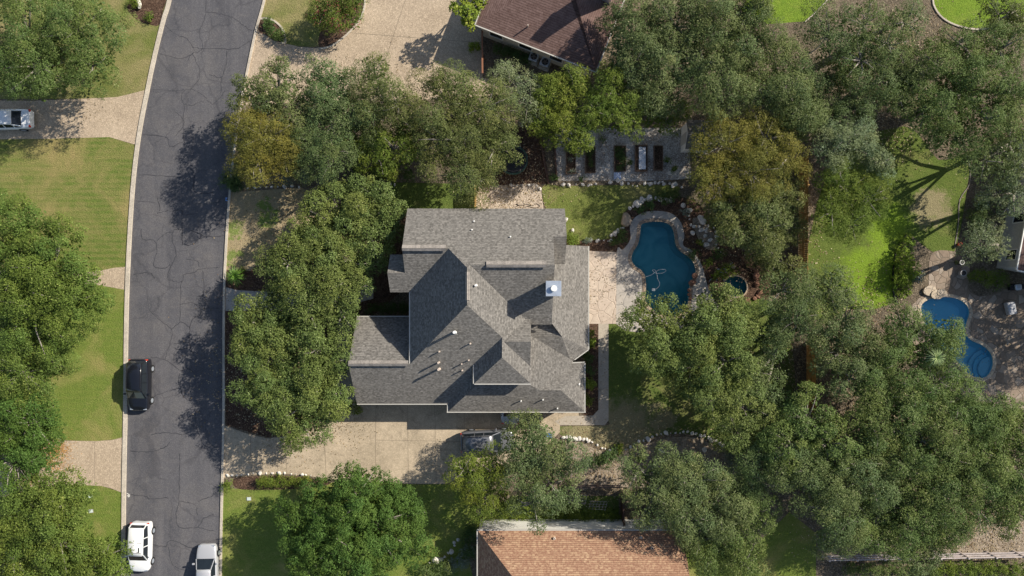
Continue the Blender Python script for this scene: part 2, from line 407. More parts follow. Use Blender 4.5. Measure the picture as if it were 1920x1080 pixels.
# ------------------------------------------------------------------ the setting: ground, road, kerbs, paving, lawns
GROUND = litter('leaf_litter', (.13, .105, .075), (.22, .175, .12), (.36, .29, .21))
MULCH = litter('mulch', (.075, .045, .032), (.13, .08, .055), (.24, .16, .11), 1.5)
DIRT = litter('bare_dirt', (.27, .215, .155), (.36, .29, .215), (.45, .38, .30), 1.0, .06)
GRAVEL = litter('pale_gravel', (.26, .21, .165), (.66, .61, .54), (.80, .76, .69), 1.1, .08)
PEBBLE = litter('tan_pebbles', (.42, .34, .26), (.56, .46, .36), (.70, .60, .48), 1.3, .06)
def spots_for(l): return [(P(a, b).x, P(a, b).y, r, e) for a, b, r, e in l]
LAWN1 = grass('striped_lawn', (.120, .190, .028), (.185, .245, .040), (.42, .33, .13), .60, 1.0, 1)
LAWN2 = grass('green_lawn', (.145, .225, .028), (.215, .285, .042), (.38, .34, .11), .42, .35, 2)
LAWN3 = grass('patchy_lawn', (.155, .195, .040), (.24, .255, .065), (.44, .35, .17), .68, 0, 3)
LAWNDRY = grass('dry_lawn', (.40, .32, .18), (.56, .42, .25), (.60, .46, .30), .6, 0, 4, spots_for([(500, 410, .9, (.20, .30, .05)), (495, 385, .5, (.20, .30, .05)), (432, 430, .8, (.22, .30, .06)), (430, 480, .7, (.22, .30, .06))]))
LAWNBACK = grass('back_lawn', (.14, .185, .034), (.22, .255, .055), (.36, .32, .13), .45, 0, 5)
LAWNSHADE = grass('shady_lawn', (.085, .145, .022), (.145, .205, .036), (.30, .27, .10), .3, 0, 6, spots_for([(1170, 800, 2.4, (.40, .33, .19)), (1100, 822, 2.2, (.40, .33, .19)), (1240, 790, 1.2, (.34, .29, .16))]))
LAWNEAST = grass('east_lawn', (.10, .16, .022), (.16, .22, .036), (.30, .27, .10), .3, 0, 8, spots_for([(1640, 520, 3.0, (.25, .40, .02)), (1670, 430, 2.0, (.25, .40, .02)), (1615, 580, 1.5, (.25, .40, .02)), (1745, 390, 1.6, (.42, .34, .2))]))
LAWNLIME = grass('bright_lawn', (.15, .27, .016), (.26, .40, .028), (.34, .38, .07), .3, 0, 7)
DRIVE = concrete('driveway_concrete', (.33, .27, .19), (.56, .455, .325), .22, .8)
AGG = concrete('aggregate_concrete', (.37, .29, .205), (.52, .415, .30), .40, .4)
WALK = concrete('walk_concrete', (.38, .33, .26), (.48, .42, .34), .2, .3)
KERB = concrete('kerb_concrete', (.42, .37, .30), (.60, .53, .43), .25, .6, 1.6)
PATIOT = flagstone('stamped_patio', ((.52, .42, .33), (.56, .46, .37), (.60, .50, .40)), (.45, .36, .28), 1.3, .04)
PATIOG = flagstone('grey_flagstone', ((.40, .37, .33), (.48, .43, .37), (.53, .47, .39)), (.36, .33, .29), .8, .035)
COPE = flagstone('coping_stone', ((.34, .25, .17), (.45, .34, .24), (.28, .22, .17)), (.2, .17, .14), 2.4, .08)
COPEL = flagstone('pale_coping', ((.52, .42, .30), (.60, .48, .34), (.50, .42, .33)), (.35, .3, .24), 2.0, .06)
DECKB = flagstone('brown_deck', ((.22, .165, .12), (.33, .255, .19), (.42, .35, .28)), (.19, .15, .11), 1.5, .05)
JOINT = plain('paving_joint', (.25, .205, .15), .95, .1)
# asphalt with sealed cracks
def road_material():
    m = M('asphalt', .88, .25)
    nz = m.n('TexNoise'); nz.inputs['Scale'].default_value = .55; nz.inputs['Detail'].default_value = 4; nz.inputs['Roughness'].default_value = .6; m.L(m.pos, nz.inputs['Vector'])
    va = m.n('VectorMath', operation='MULTIPLY_ADD'); m.L(nz.outputs['Color'], va.inputs[0]); va.inputs[1].default_value = (1.7, 1.7, 0); m.L(m.pos, va.inputs[2])
    vs = m.n('VectorMath', operation='SUBTRACT'); m.L(va.outputs[0], vs.inputs[0]); vs.inputs[1].default_value = (.85, .85, 0)
    d1 = m.vor(.29, vs.outputs[0], 'DISTANCE_TO_EDGE'); msk = m.mr(m.noise(.22, None, 2), .34, .42)
    d2 = m.vor(.75, vs.outputs[0], 'DISTANCE_TO_EDGE'); msk2 = m.mr(m.noise(.16, m.scalev(m.pos, (1.3, 1, 1)), 2), .60, .66)
    wv = m.mr(m.noise(1.5, None, 3), .3, .7, .002, .012)
    c1 = m.math('MULTIPLY', m.mr(m.math('SUBTRACT', d1, wv), -.004, .014, 1, 0), msk)
    c2 = m.math('MULTIPLY', m.mr(m.math('SUBTRACT', d2, .010), -.004, .014, .75, 0), msk2)
    crack = m.math('MAXIMUM', c1, c2)
    c = m.mix(m.mr(m.noise(.3, None, 6, .65, .5), .3, .7), (.074, .074, .083), (.110, .107, .116))
    band = m.noise(.55, m.scalev(m.pos, (1.2, .05, 1)), 4, .6); c = m.mix(m.mr(band, .42, .66, 0, .55), c, (.16, .152, .155))
    c = m.mix(m.mr(m.noise(.22, None, 7, .75, .8), .48, .66, 0, .6), c, (.165, .152, .145)); c = m.mix(m.mr(m.noise(.8, None, 7, .8, 1.2), .56, .74, 0, .5), c, (.20, .18, .165)); c = m.mix(m.mr(m.noise(.5, m.scalev(m.pos, (1, .6, 1)), 5, .7, .5), .44, .30, 0, .45), c, (.055, .055, .062))
    sp = m.vor(22, None, out='Color'); sx = m.n('SeparateColor'); m.L(sp, sx.inputs[0])
    c = m.mix(m.mr(sx.outputs[0], 0, 1, 0, .45), c, (.04, .04, .045)); c = m.mix(m.mr(sx.outputs[1], .7, 1, 0, .35), c, (.22, .21, .2))
    c = m.mix(m.mr(m.noise(2.6, m.scalev(m.pos, (1, .5, 1)), 5, .75, .3), .725, .78, 0, .6), c, (.5, .47, .42))
    c = m.mix(m.math('MULTIPLY', crack, .30), c, (.028, .028, .034)); m.col(c)
    m.bump(m.noise(18, None, 4, .8), .012); return m.m
ASPHALT = road_material()

pool1 = spline([P(*p).to_2d() for p in [(1203, 421), (1222, 416), (1245, 417), (1259, 426), (1264, 441), (1267, 460), (1276, 472), (1290, 481), (1300, 493), (1304, 508), (1299, 522), (1293, 535), (1291, 555), (1286, 578), (1266, 592), (1243, 590), (1224, 580), (1210, 563), (1211, 540), (1210, 520), (1203, 507), (1190, 498), (1184, 486), (1187, 473), (1196, 458), (1200, 440)]], True, 5)
pool2 = spline([P(*p).to_2d() for p in [(1727, 574), (1743, 561), (1768, 557), (1793, 560), (1811, 571), (1817, 586), (1812, 604), (1809, 622), (1819, 637), (1842, 648), (1857, 663), (1861, 682), (1855, 699), (1844, 708), (1826, 706), (1808, 694), (1790, 672), (1765, 655), (1744, 630), (1732, 603)]], True, 5)
spa = spline([P(*p).to_2d() for p in [(1358, 530), (1372, 518), (1392, 522), (1400, 538), (1394, 552), (1376, 556), (1360, 548)]], True, 5)
p1o = offset(pool1, .30); p2o = offset(pool2, .30); spo = offset(spa, .12)
E = 150.0
ground = sheet('ground', [(-E, -E), (E, -E), (E, E), (-E, E)], [offset(pool1, .14), offset(pool2, .14), offset(spa, .06)], 0, GROUND)
KL = spline(px([(345, -120), (322, 0), (311, 38), (298, 90), (288, 135), (279, 180), (270, 225), (262, 275), (255, 335), (250, 400), (246, 470), (243, 540), (241, 620), (240, 700), (239, 800), (237, 900), (236, 1000), (235, 1080), (233, 1250)]), False, 4)
KR = spline(px([(520, -120), (494, 0), (479, 55), (466, 115), (456, 165), (446, 220), (438, 280), (431, 345), (426, 405), (422, 470), (419, 540), (418, 640), (418, 740), (417, 830), (415, 910), (413, 1000), (412, 1080), (410, 1250)]), False, 4)
road = sheet('road', KL + KR[::-1], [], .004, ASPHALT)
mb = MB(); ribbon(mb, KL, 0, .34, -.05, .12); tag(mb.build('kerb', KERB), kind='structure')
mb = MB(); ribbon(mb, KR, -.20, 0, -.05, .12); tag(mb.build('kerb', KERB), kind='structure')
KLo = offset(KL + [Vector((-200, 0))], 0)  # unused side keeps the same sampling
def klx(y):      # photo x of the left kerb's outer edge at photo y, and the same for the right
    wy = (540 - y) * S; q = min(KL, key=lambda p: abs(p.y - wy)); return q.x / S + 960 - 5
def krx(y):
    wy = (540 - y) * S; q = min(KR, key=lambda p: abs(p.y - wy)); return q.x / S + 960 + 2
def kedge(f, y0, y1, n=8): return [(f(y0 + (y1 - y0) * i / n), y0 + (y1 - y0) * i / n) for i in range(n + 1)]
sheet('lawn', px([(-60, -60)] + kedge(klx, -60, 168) + [(222, 182), (180, 185), (-60, 186)]), [], .008, LAWN3)
sheet('lawn', px([(-60, 262), (100, 260), (205, 257)] + kedge(klx, 273, 501) + [(200, 511), (140, 513), (60, 514), (-60, 514)]), [], .008, LAWN1)
sheet('lawn', px([(-60, 560), (60, 545), (120, 530), (175, 532)] + kedge(klx, 544, 819) + [(215, 824), (180, 827), (100, 825), (60, 840), (-60, 880)]), [], .008, LAWN2)
sheet('lawn', px([(-60, 940), (20, 930), (60, 915), (140, 909), (190, 911)] + kedge(klx, 924, 1140) + [(-60, 1140)]), [], .008, LAWN2)
CR = [[(385, -20), (386, 22), (380, 45), (374, 62), (380, 92), (361, 100), (352, 113)], [(386, 22), (415, 27), (440, 35), (460, 50), (472, 58)], [(361, 88), (380, 92), (405, 90), (440, 92), (468, 78)], [(310, 48), (330, 65), (350, 72), (365, 95)],
 [(361, 100), (374, 130), (372, 150), (358, 166), (345, 170), (340, 180), (345, 195), (360, 197), (385, 188), (400, 195), (415, 180), (422, 170)], [(358, 166), (375, 175), (388, 185)], [(425, 95), (424, 120), (415, 145), (400, 142), (392, 140)], [(415, 145), (415, 175)], [(280, 168), (330, 170), (345, 168)],
 [(345, 197), (344, 240), (346, 275)], [(268, 253), (310, 257), (320, 275), (345, 265)], [(260, 328), (310, 330), (340, 333)], [(256, 377), (290, 380)], [(295, 400), (310, 396), (340, 395), (345, 402), (370, 400)], [(296, 372), (300, 395)],
 [(340, 430), (325, 432), (323, 450), (330, 475), (325, 490), (317, 505), (315, 522), (325, 527), (340, 528), (346, 515), (365, 510), (375, 504), (410, 502)], [(340, 395), (342, 450), (345, 458), (360, 458), (378, 442), (358, 432)], [(265, 430), (268, 448), (290, 452), (294, 470), (288, 498), (310, 502), (320, 495)],
 [(294, 452), (310, 438), (325, 436)], [(378, 442), (400, 444), (420, 442)], [(340, 528), (338, 560), (337, 605)], [(350, 485), (370, 490), (373, 500)], [(380, 508), (382, 540), (380, 555), (372, 555)], [(338, 570), (362, 568), (377, 578), (412, 577)], [(377, 578), (375, 590), (360, 600), (355, 630), (357, 650), (362, 662)],
 [(276, 555), (280, 580), (300, 600), (322, 618), (320, 640), (312, 665), (310, 675)], [(322, 618), (335, 606), (345, 605), (355, 615)], [(325, 645), (350, 642), (356, 650), (340, 655), (325, 652)], [(250, 515), (280, 512), (290, 522)], [(283, 670), (310, 675), (340, 695), (350, 690), (365, 700)],
 [(336, 700), (336, 720), (345, 745), (358, 752)], [(285, 745), (310, 735), (335, 728)], [(283, 815), (310, 811), (345, 815)], [(244, 845), (280, 848), (310, 838), (318, 830)], [(337, 850), (336, 900), (335, 940), (330, 968), (336, 988), (370, 988), (382, 972), (400, 965)], [(244, 928), (275, 930), (280, 935), (315, 933)],
 [(338, 940), (365, 946), (370, 968)], [(370, 940), (400, 930)], [(370, 988), (400, 996)], [(285, 1020), (310, 1025), (316, 1015), (330, 1015), (350, 1025), (370, 1028)], [(316, 1025), (318, 1040), (325, 1060), (345, 1070)], [(365, 330), (366, 360), (400, 362)], [(300, 100), (340, 110), (362, 100)], [(330, 210), (345, 230), (330, 255)], [(366, 760), (368, 800), (380, 830)]]
mb = MB(); rc = random.Random(9)
for ln in CR:
    L = spline(ln, False, 6); L = [Vector((q.x + rc.uniform(-1, 1), q.y + rc.uniform(-1, 1))) for q in L]; L = px(L); w0_ = rc.uniform(.03, .055)
    for i in range(len(L) - 1):
        d_ = (L[i + 1] - L[i]); 
        if d_.length < 1e-3: continue
        n_ = Vector((-d_.y, d_.x)).normalized() * w0_ * rc.uniform(.3, .75); e_ = d_.normalized() * .015
        a_ = L[i] - e_; b_ = L[i + 1] + e_
        mb.add([(a_.x - n_.x, a_.y - n_.y, .0075 + (i % 2) * .001), (b_.x - n_.x, b_.y - n_.y, .0075 + (i % 2) * .001), (b_.x + n_.x, b_.y + n_.y, .0075 + (i % 2) * .001), (a_.x + n_.x, a_.y + n_.y, .0075 + (i % 2) * .001)], [(0, 1, 2, 3)])
tag(mb.build('road_cracks', plain('crack_sealer', (.04, .04, .046), .7, .2)), kind='structure')
sheet('mulch_bed', px(spline([(243, 0), (238, 14), (246, 28), (262, 40), (280, 46), (298, 47), (306, 20), (316, -30), (270, -40), (240, -30)], True, 4)), [], .012, MULCH)
sheet('driveway', px([(-60, 262), (-60, 188), (60, 189), (180, 184), (220, 182)] + kedge(klx, 168, 272) + [(205, 257), (100, 260)]), [], .012, AGG)
sheet('driveway', px([(110, 513), (150, 512), (185, 508), (215, 502)] + kedge(klx, 500, 544) + [(205, 538), (175, 533), (130, 530), (110, 528)]), [], .012, AGG)
sheet('driveway', px([(100, 826), (180, 827), (210, 825)] + kedge(klx, 819, 925) + [(210, 916), (190, 911), (140, 909), (70, 912), (20, 928), (-60, 950), (-60, 890), (50, 860)]), [], .012, AGG)
sheet('driveway', px(kedge(krx, -60, 36) + [(505, 33), (520, 40), (533, 55), (536, 80), (560, 88), (590, 90), (625, 85), (660, 55), (680, 28), (690, -60), (1000, -60), (930, 20), (903, 60), (905, 146), (930, 150), (980, 175), (780, 188), (600, 188), (452, 200)] + kedge(krx, 200, 60)[1:6]), [], .010, AGG)
sheet('lawn', px(kedge(krx, -60, 32, 4) + [(500, 32), (518, 40), (532, 56), (536, 82), (560, 87), (590, 88), (622, 82), (655, 55), (678, 26), (690, -60)]), [], .014, LAWN3)
sheet('mulch_bed', px(spline([(600, 88), (622, 84), (655, 57), (676, 28), (680, 0), (660, -20), (640, 10), (610, 40), (598, 70)], True, 4)), [], .018, MULCH)
sheet('mulch_bed', px(spline([(484, 45), (490, 37), (508, 38), (524, 50), (530, 66), (528, 78), (514, 76), (498, 66), (486, 60)], True, 4)), [], .022, MULCH)
sheet('driveway', px(kedge(krx, 797, 896, 4) + [(440, 893), (470, 890), (540, 889), (590, 894), (640, 900), (775, 907), (836, 907), (900, 880), (1000, 860), (1050, 810), (1050, 797), (1085, 780), (1085, 760), (650, 745), (640, 775), (610, 795), (565, 815), (500, 822), (460, 812)]), [], .012, DRIVE)
mb = MB()
for a, b in [((705, 750), (704, 903)), ((764, 755), (766, 906)), ((815, 755), (818, 905)), ((705, 825), (940, 829)), ((607, 797), (612, 896)), ((535, 818), (538, 889)), ((470, 815), (471, 890)), ((870, 756), (872, 880))]:
    a = P(*a); b = P(*b); mb.bar((a.x, a.y, .017), (b.x, b.y, .017), .035, .006)
for a, b in [((178, 827), (178, 910)), ((87, 850), (90, 912)), ((640, 60), (900, 80)), ((760, 0), (700, 180)), ((560, 90), (556, 150))]:
    a = P(*a); b = P(*b); mb.bar((a.x, a.y, .017), (b.x, b.y, .017), .035, .006)
tag(mb.build('paving_joints', JOINT), kind='structure')
sheet('path', px([(1122, 606), (1141, 606), (1141, 788), (1134, 797), (1050, 797), (1040, 790), (1060, 780), (1112, 779), (1122, 768)]), [], .020, WALK)
sheet('path', px(kedge(krx, 538, 583, 3) + [(470, 582), (560, 584), (640, 575), (700, 560), (700, 535), (640, 545), (560, 550), (480, 546), (445, 544)]), [], .012, PATIOG)
sheet('path', px([(632, 590), (655, 590), (658, 690), (672, 745), (652, 756), (632, 745)]), [], .014, WALK)
# beds and lawns round the house
sheet('mulch_bed', px([(424, 505), (490, 500), (560, 420), (640, 380), (760, 380), (760, 540), (690, 600), (660, 750), (560, 815), (500, 820), (424, 797), (421, 600)]), [], .006, MULCH)
sheet('lawn', px(kedge(krx, 360, 506, 6) + [(470, 508), (500, 470), (540, 440), (600, 420), (640, 370), (560, 352), (470, 358)]), [], .009, LAWNDRY)
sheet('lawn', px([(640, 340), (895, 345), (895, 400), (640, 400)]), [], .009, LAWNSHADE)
sheet('lawn', px(kedge(krx, 916, 1140, 6) + [(900, 1140), (870, 1010), (905, 995), (905, 975), (850, 908), (775, 908), (640, 902), (590, 910), (500, 917)]), [], .008, LAWN2)
sheet('mulch_bed', px(spline([(437, 899), (470, 893), (540, 892), (588, 897), (620, 906), (580, 915), (500, 918), (445, 916)], True, 4)), [], .016, MULCH)
sheet('pebble_bed', px([(893, 350), (960, 346), (1005, 344), (1014, 352), (1019, 392), (1010, 400), (893, 400)]), [], .012, PEBBLE)
sheet('lawn', px(spline([(1017, 350), (1060, 349), (1150, 347), (1240, 347), (1275, 352), (1250, 372), (1200, 380), (1172, 398), (1165, 425), (1150, 445), (1115, 450), (1060, 448), (1030, 410)], True, 4)), [], .010, LAWNBACK)
sheet('mulch_bed', px(spline([(1059, 448), (1110, 448), (1150, 440), (1166, 420), (1172, 396), (1195, 378), (1240, 370), (1290, 372), (1330, 400), (1380, 460), (1440, 500), (1440, 560), (1380, 610), (1300, 615), (1200, 610), (1165, 560), (1160, 475), (1100, 478), (1060, 468)], True, 4)), [offset(pool1, .14), offset(spa, .06)], .006, MULCH)
sheet('mulch_bed', px([(1098, 606), (1124, 606), (1124, 772), (1114, 782), (1094, 784)]), [], .010, MULCH)
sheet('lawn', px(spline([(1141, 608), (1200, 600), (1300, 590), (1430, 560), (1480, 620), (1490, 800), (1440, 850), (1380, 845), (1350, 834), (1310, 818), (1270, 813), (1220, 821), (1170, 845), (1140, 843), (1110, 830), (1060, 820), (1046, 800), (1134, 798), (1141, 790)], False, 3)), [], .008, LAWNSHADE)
sheet('dirt_bed', px(spline([(1062, 828), (1100, 835), (1140, 848), (1200, 835), (1260, 820), (1310, 822), (1350, 840), (1400, 850), (1420, 880), (1300, 915), (1150, 912), (1068, 912)], True, 4)), [], .010, DIRT)
sheet('gravel_yard', px([(1038, 246), (1150, 240), (1290, 240), (1296, 335), (1200, 340), (1100, 338), (1044, 340)]), [], .008, GRAVEL)
sheet('gravel_slope', px(spline([(1298, 412), (1312, 410), (1330, 428), (1345, 450), (1340, 468), (1322, 465), (1308, 445)], True, 4)), [], .012, DIRT)
sheet('play_area', px([(930, 240), (1015, 235), (1030, 345), (930, 350)]), [], .006, MULCH)
sheet('patio', px([(1098, 470), (1156, 473), (1155, 607), (1098, 607)]), [], .024, PATIOT)
deck_out = spline(px([(1156, 474), (1168, 468), (1182, 448), (1181, 425), (1190, 408), (1212, 397), (1240, 396), (1262, 402), (1277, 418), (1283, 442), (1281, 460), (1300, 472), (1316, 498), (1323, 522), (1330, 545), (1350, 580), (1345, 610), (1250, 620), (1156, 608)]), True, 4)
sheet('pool_deck', deck_out, [p1o], .020, PATIOG)
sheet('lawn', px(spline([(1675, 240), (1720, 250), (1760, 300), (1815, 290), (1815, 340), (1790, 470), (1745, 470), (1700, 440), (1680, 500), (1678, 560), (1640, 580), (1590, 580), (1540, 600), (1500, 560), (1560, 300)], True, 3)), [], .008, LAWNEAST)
sheet('lawn', px([(1425, -60), (1560, -60), (1547, 10), (1510, 40), (1440, 45), (1390, 20)]), [], .008, LAWNLIME)
sheet('lawn', px(spline([(1750, -40), (1752, 10), (1770, 35), (1800, 48), (1840, 52), (1880, 42), (1960, 20), (1960, -60)], False, 4)), [], .008, LAWNLIME)
sheet('lawn', px([(1280, 1000), (1400, 1040), (1480, 960), (1530, 1000), (1530, 1140), (1280, 1140)]), [], .008, LAWN2)
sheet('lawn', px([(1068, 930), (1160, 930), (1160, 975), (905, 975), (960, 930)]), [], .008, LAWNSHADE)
sheet('dirt_bed', px([(1800, 990), (1990, 960), (1990, 1046), (1540, 1046), (1545, 1000), (1640, 960)]), [], .008, DIRT)
deck2 = px(spline([(1745, 478), (1780, 470), (1800, 480), (1818, 500), (1815, 540), (1835, 555), (1870, 550), (1900, 540), (1990, 560), (1990, 760), (1850, 760), (1740, 700), (1700, 600), (1722, 560), (1740, 545)], True, 4))
sheet('pool_deck', deck2, [p2o], .016, DECKB)
mb = MB()
for ln, wd in [([(1752, -20), (1751, 8), (1768, 33), (1798, 48), (1838, 54), (1880, 46), (1925, 28)], .14), ([(1560, -10), (1540, 14), (1510, 42)], .10)]:
    ribbon(mb, spline(px(ln), False, 4), 0, wd, -.02, .09)
tag(mb.build('kerb', KERB), kind='structure')
for ln in [[(485, 34), (505, 34), (521, 42), (533, 57), (537, 80), (526, 82)], [(600, 90), (623, 84), (657, 57), (678, 28), (684, -5)]]:
    mb = MB(); ribbon(mb, spline(px(ln), False, 4), 0, .16, -.02, .08); tag(mb.build('kerb', KERB), kind='structure')

# ------------------------------------------------------------------ pools
def pool_mats():
    def basin(name, c1, c2):
        m = M(name, .7, .3); m.col(m.mix(m.mr(m.noise(.45, None, 5, .6, .8), .38, .62), c1, c2)); return m.m
    b1 = basin('blue_pebble_plaster', (.07, .33, .37), (.17, .48, .50)); b2 = basin('pale_blue_plaster', (.22, .60, .72), (.28, .68, .80))
    def water(name, tint):
        m = M(name); t = m.t; out = t.nodes['Material Output']
        tr = m.n('BsdfTransparent'); tr.inputs[0].default_value = (*tint, 1); gl = m.n('BsdfGlossy'); gl.inputs['Roughness'].default_value = .03
        fr = m.n('Fresnel'); fr.inputs[0].default_value = 1.33; bp = m.n('Bump'); bp.inputs['Distance'].default_value = .03; m.L(m.noise(1.6, None, 3, .5, .6), bp.inputs['Height'])
        m.L(bp.outputs[0], fr.inputs['Normal']); m.L(bp.outputs[0], gl.inputs['Normal'])
        mx = m.n('MixShader'); m.L(fr.outputs[0], mx.inputs[0]); m.L(tr.outputs[0], mx.inputs[1]); m.L(gl.outputs[0], mx.inputs[2]); m.L(mx.outputs[0], out.inputs[0]); return m.m
    return b1, b2, water('pool_water', (.64, .84, .87)), water('clear_water', (.72, .90, .97))
BAS1, BAS2, WAT1, WAT2 = pool_mats()
def pool(name, label, loop, bas, wat, cop, depth, wcope=.30, ctop=.05):
    root = empty(name, (sum(p[0] for p in loop) / len(loop), sum(p[1] for p in loop) / len(loop), 0), 0, label, 'pool')
    cx, cy = root.location.x, root.location.y; lp = [Vector((p[0] - cx, p[1] - cy)) for p in loop]
    n = len(lp); mb = MB()
    vs = [(p.x, p.y, .04) for p in lp] + [(p.x, p.y, -.35) for p in lp]; inn = offset(lp, -.35)
    vs += [(p.x, p.y, -depth) for p in inn]
    fs = [(r * n + k, r * n + (k + 1) % n, (r + 1) * n + (k + 1) % n, (r + 1) * n + k) for r in (0, 1) for k in range(n)] + [tuple(range(2 * n, 3 * n))]
    mb.add(vs, fs); mb.build('basin', bas, root)
    sheet('water', lp, [], -.08, wat, None, root)
    oc = offset(lp, wcope); vs = []
    for a, b in zip(lp, oc): vs += [(a.x, a.y, -.02), (a.x, a.y, ctop), (b.x, b.y, ctop), (b.x, b.y, -.02)]
    fs = [(4 * k + j, 4 * k + j + 1, 4 * ((k + 1) % n) + j + 1, 4 * ((k + 1) % n) + j) for k in range(n) for j in (0, 1, 2)]
    c = MB(); c.add(vs, fs); c.build('coping', cop, root)
    return root
pl1 = pool('swimming_pool', 'deep blue free-form swimming pool with brown stone coping behind the grey roofed house', pool1, BAS1, WAT1, COPE, .85)
pl2 = pool('swimming_pool', 'lighter blue kidney-shaped swimming pool with pale coping in the brown stone deck on the right', pool2, BAS2, WAT2, COPEL, .75)
sp_ = pool('spa_pool', 'small dark water basin ringed by reddish boulders beside the deep blue pool', spa, BAS1, WAT1, COPE, .7, .12)
# curved entry steps in the lower lobe of the right pool
STEPM = plain('step_plaster', (.34, .66, .74), .7, .3, 0, .06)
for k, (r, zt) in enumerate(((1.75, -.56), (1.40, -.40), (1.05, -.24))):
    c = P(1860, 692); mb = MB(); mb.cyl((c.x - pl2.location.x, c.y - pl2.location.y, -.9), r, .9 + zt, 40); mb.build('step', STEPM if k % 2 == 0 else BAS2, pl2)
mb = MB(); hose = [P(*p) for p in [(1212, 519), (1222, 515), (1229, 510), (1236, 506), (1246, 505), (1249, 508), (1242, 512), (1230, 512), (1224, 507), (1228, 506), (1232, 514), (1233, 522), (1237, 530), (1236, 537), (1231, 541), (1227, 543)]]
mb.tube([(p.x, p.y, -.05) for p in [Vector((*q, 0)) for q in spline([h.to_2d() for h in hose], False, 4)]], .02, 6)
h = mb.build('cleaner_hose', WHITE); tag(h, 'thin white cleaner hose curling on the water of the deep blue pool', 'pool hose')
c = P(1226, 543); ch = MB(); ch.box(c.x - .16, c.x + .12, c.y - .12, c.y + .12, -.12, -.02); ch.cyl((c.x, c.y, -.02), .05, .05, 10); ch.build('cleaner_head', PVC, h, bevel=.03)
# stone slabs that step out over the right pool
mb = MB()
for (a, b, r, zz) in [(1742, 545, 13, .22), (1754, 552, 12, .3), (1762, 548, 9, .34)]:
    q = spline([P(a + r * math.cos(t) * (1 + .15 * math.sin(3 * t)), b + r * .75 * math.sin(t)).to_2d() for t in np.linspace(0, 6.28, 9)[:-1]], True, 2)
    mb.prism(q, 0.0, zz)
tag(mb.build('rock_ledge', COPEL), 'tan stepped rock ledge at the upper left rim of the lighter blue pool', 'rock ledge')

# ------------------------------------------------------------------ buildings
def roof_mesh(name, faces, m, parent, th=.14):
    """each face: 3-D polygon; UV u along the eave, v up the slope; given a thickness downward"""
    vs = []; fs = []; uvs = []
    for f in faces:
        f = [Vector(p) for p in f]; n = Vector((0, 0, 0))
        for i in range(len(f)): n += f[i].cross(f[(i + 1) % len(f)])
        if n.z < 0: f.reverse(); n = -n
        n.normalize()
        u = Vector((0, 0, 1)).cross(n); u = u.normalized() if u.length > 1e-4 else Vector((1, 0, 0)); v = n.cross(u)
        b = len(vs); k = len(f); vs += f + [p - Vector((0, 0, th)) for p in f]
        fs.append(tuple(range(b, b + k))); uvs.append([(p.dot(u), p.dot(v)) for p in f])
        fs.append(tuple(range(b + 2 * k - 1, b + k - 1, -1))); uvs.append([(0, 0)] * k)
        for i in range(k):
            j = (i + 1) % k; fs.append((b + i, b + k + i, b + k + j, b + j)); uvs.append([(0, 0)] * 4)
    me = bpy.data.meshes.new(name); me.from_pydata([tuple(v) for v in vs], [], fs); me.materials.append(m)
    ul = me.uv_layers.new(name='UVMap'); ul.data.foreach_set('uv', [c for f in uvs for p in f for c in p])
    o = bpy.data.objects.new(name, me); link(o, parent); return o
def local(root, pts): return [tuple(Vector(p) - root.location) for p in pts]
def add_window(parent, c, nrm, wd, ht, name='window'):
    """c: centre on the wall, nrm: outward direction (unit, horizontal)"""
    nrm = Vector(nrm); t = Vector((-nrm.y, nrm.x, 0)); c = Vector(c); z = Vector((0, 0, 1)); mb = MB()
    for a, b in (((-1, -1), (1, -1)), ((1, -1), (1, 1)), ((1, 1), (-1, 1)), ((-1, 1), (-1, -1))):
        mb.bar(c + t * a[0] * wd / 2 + z * a[1] * ht / 2 + nrm * .03, c + t * b[0] * wd / 2 + z * b[1] * ht / 2 + nrm * .03, .08, .08)
    f = mb.build(name, WHITE, parent); g = MB(); g.bar(c - t * wd / 2 + nrm * .015, c + t * wd / 2 + nrm * .015, .02, ht - .05); g.build('pane', GLASS, f)
    return f
house = empty('house', (-2, -1.5, 0), 0, 'large two-storey house with grey shingled hip and gable roofs in the middle of the picture', 'house')
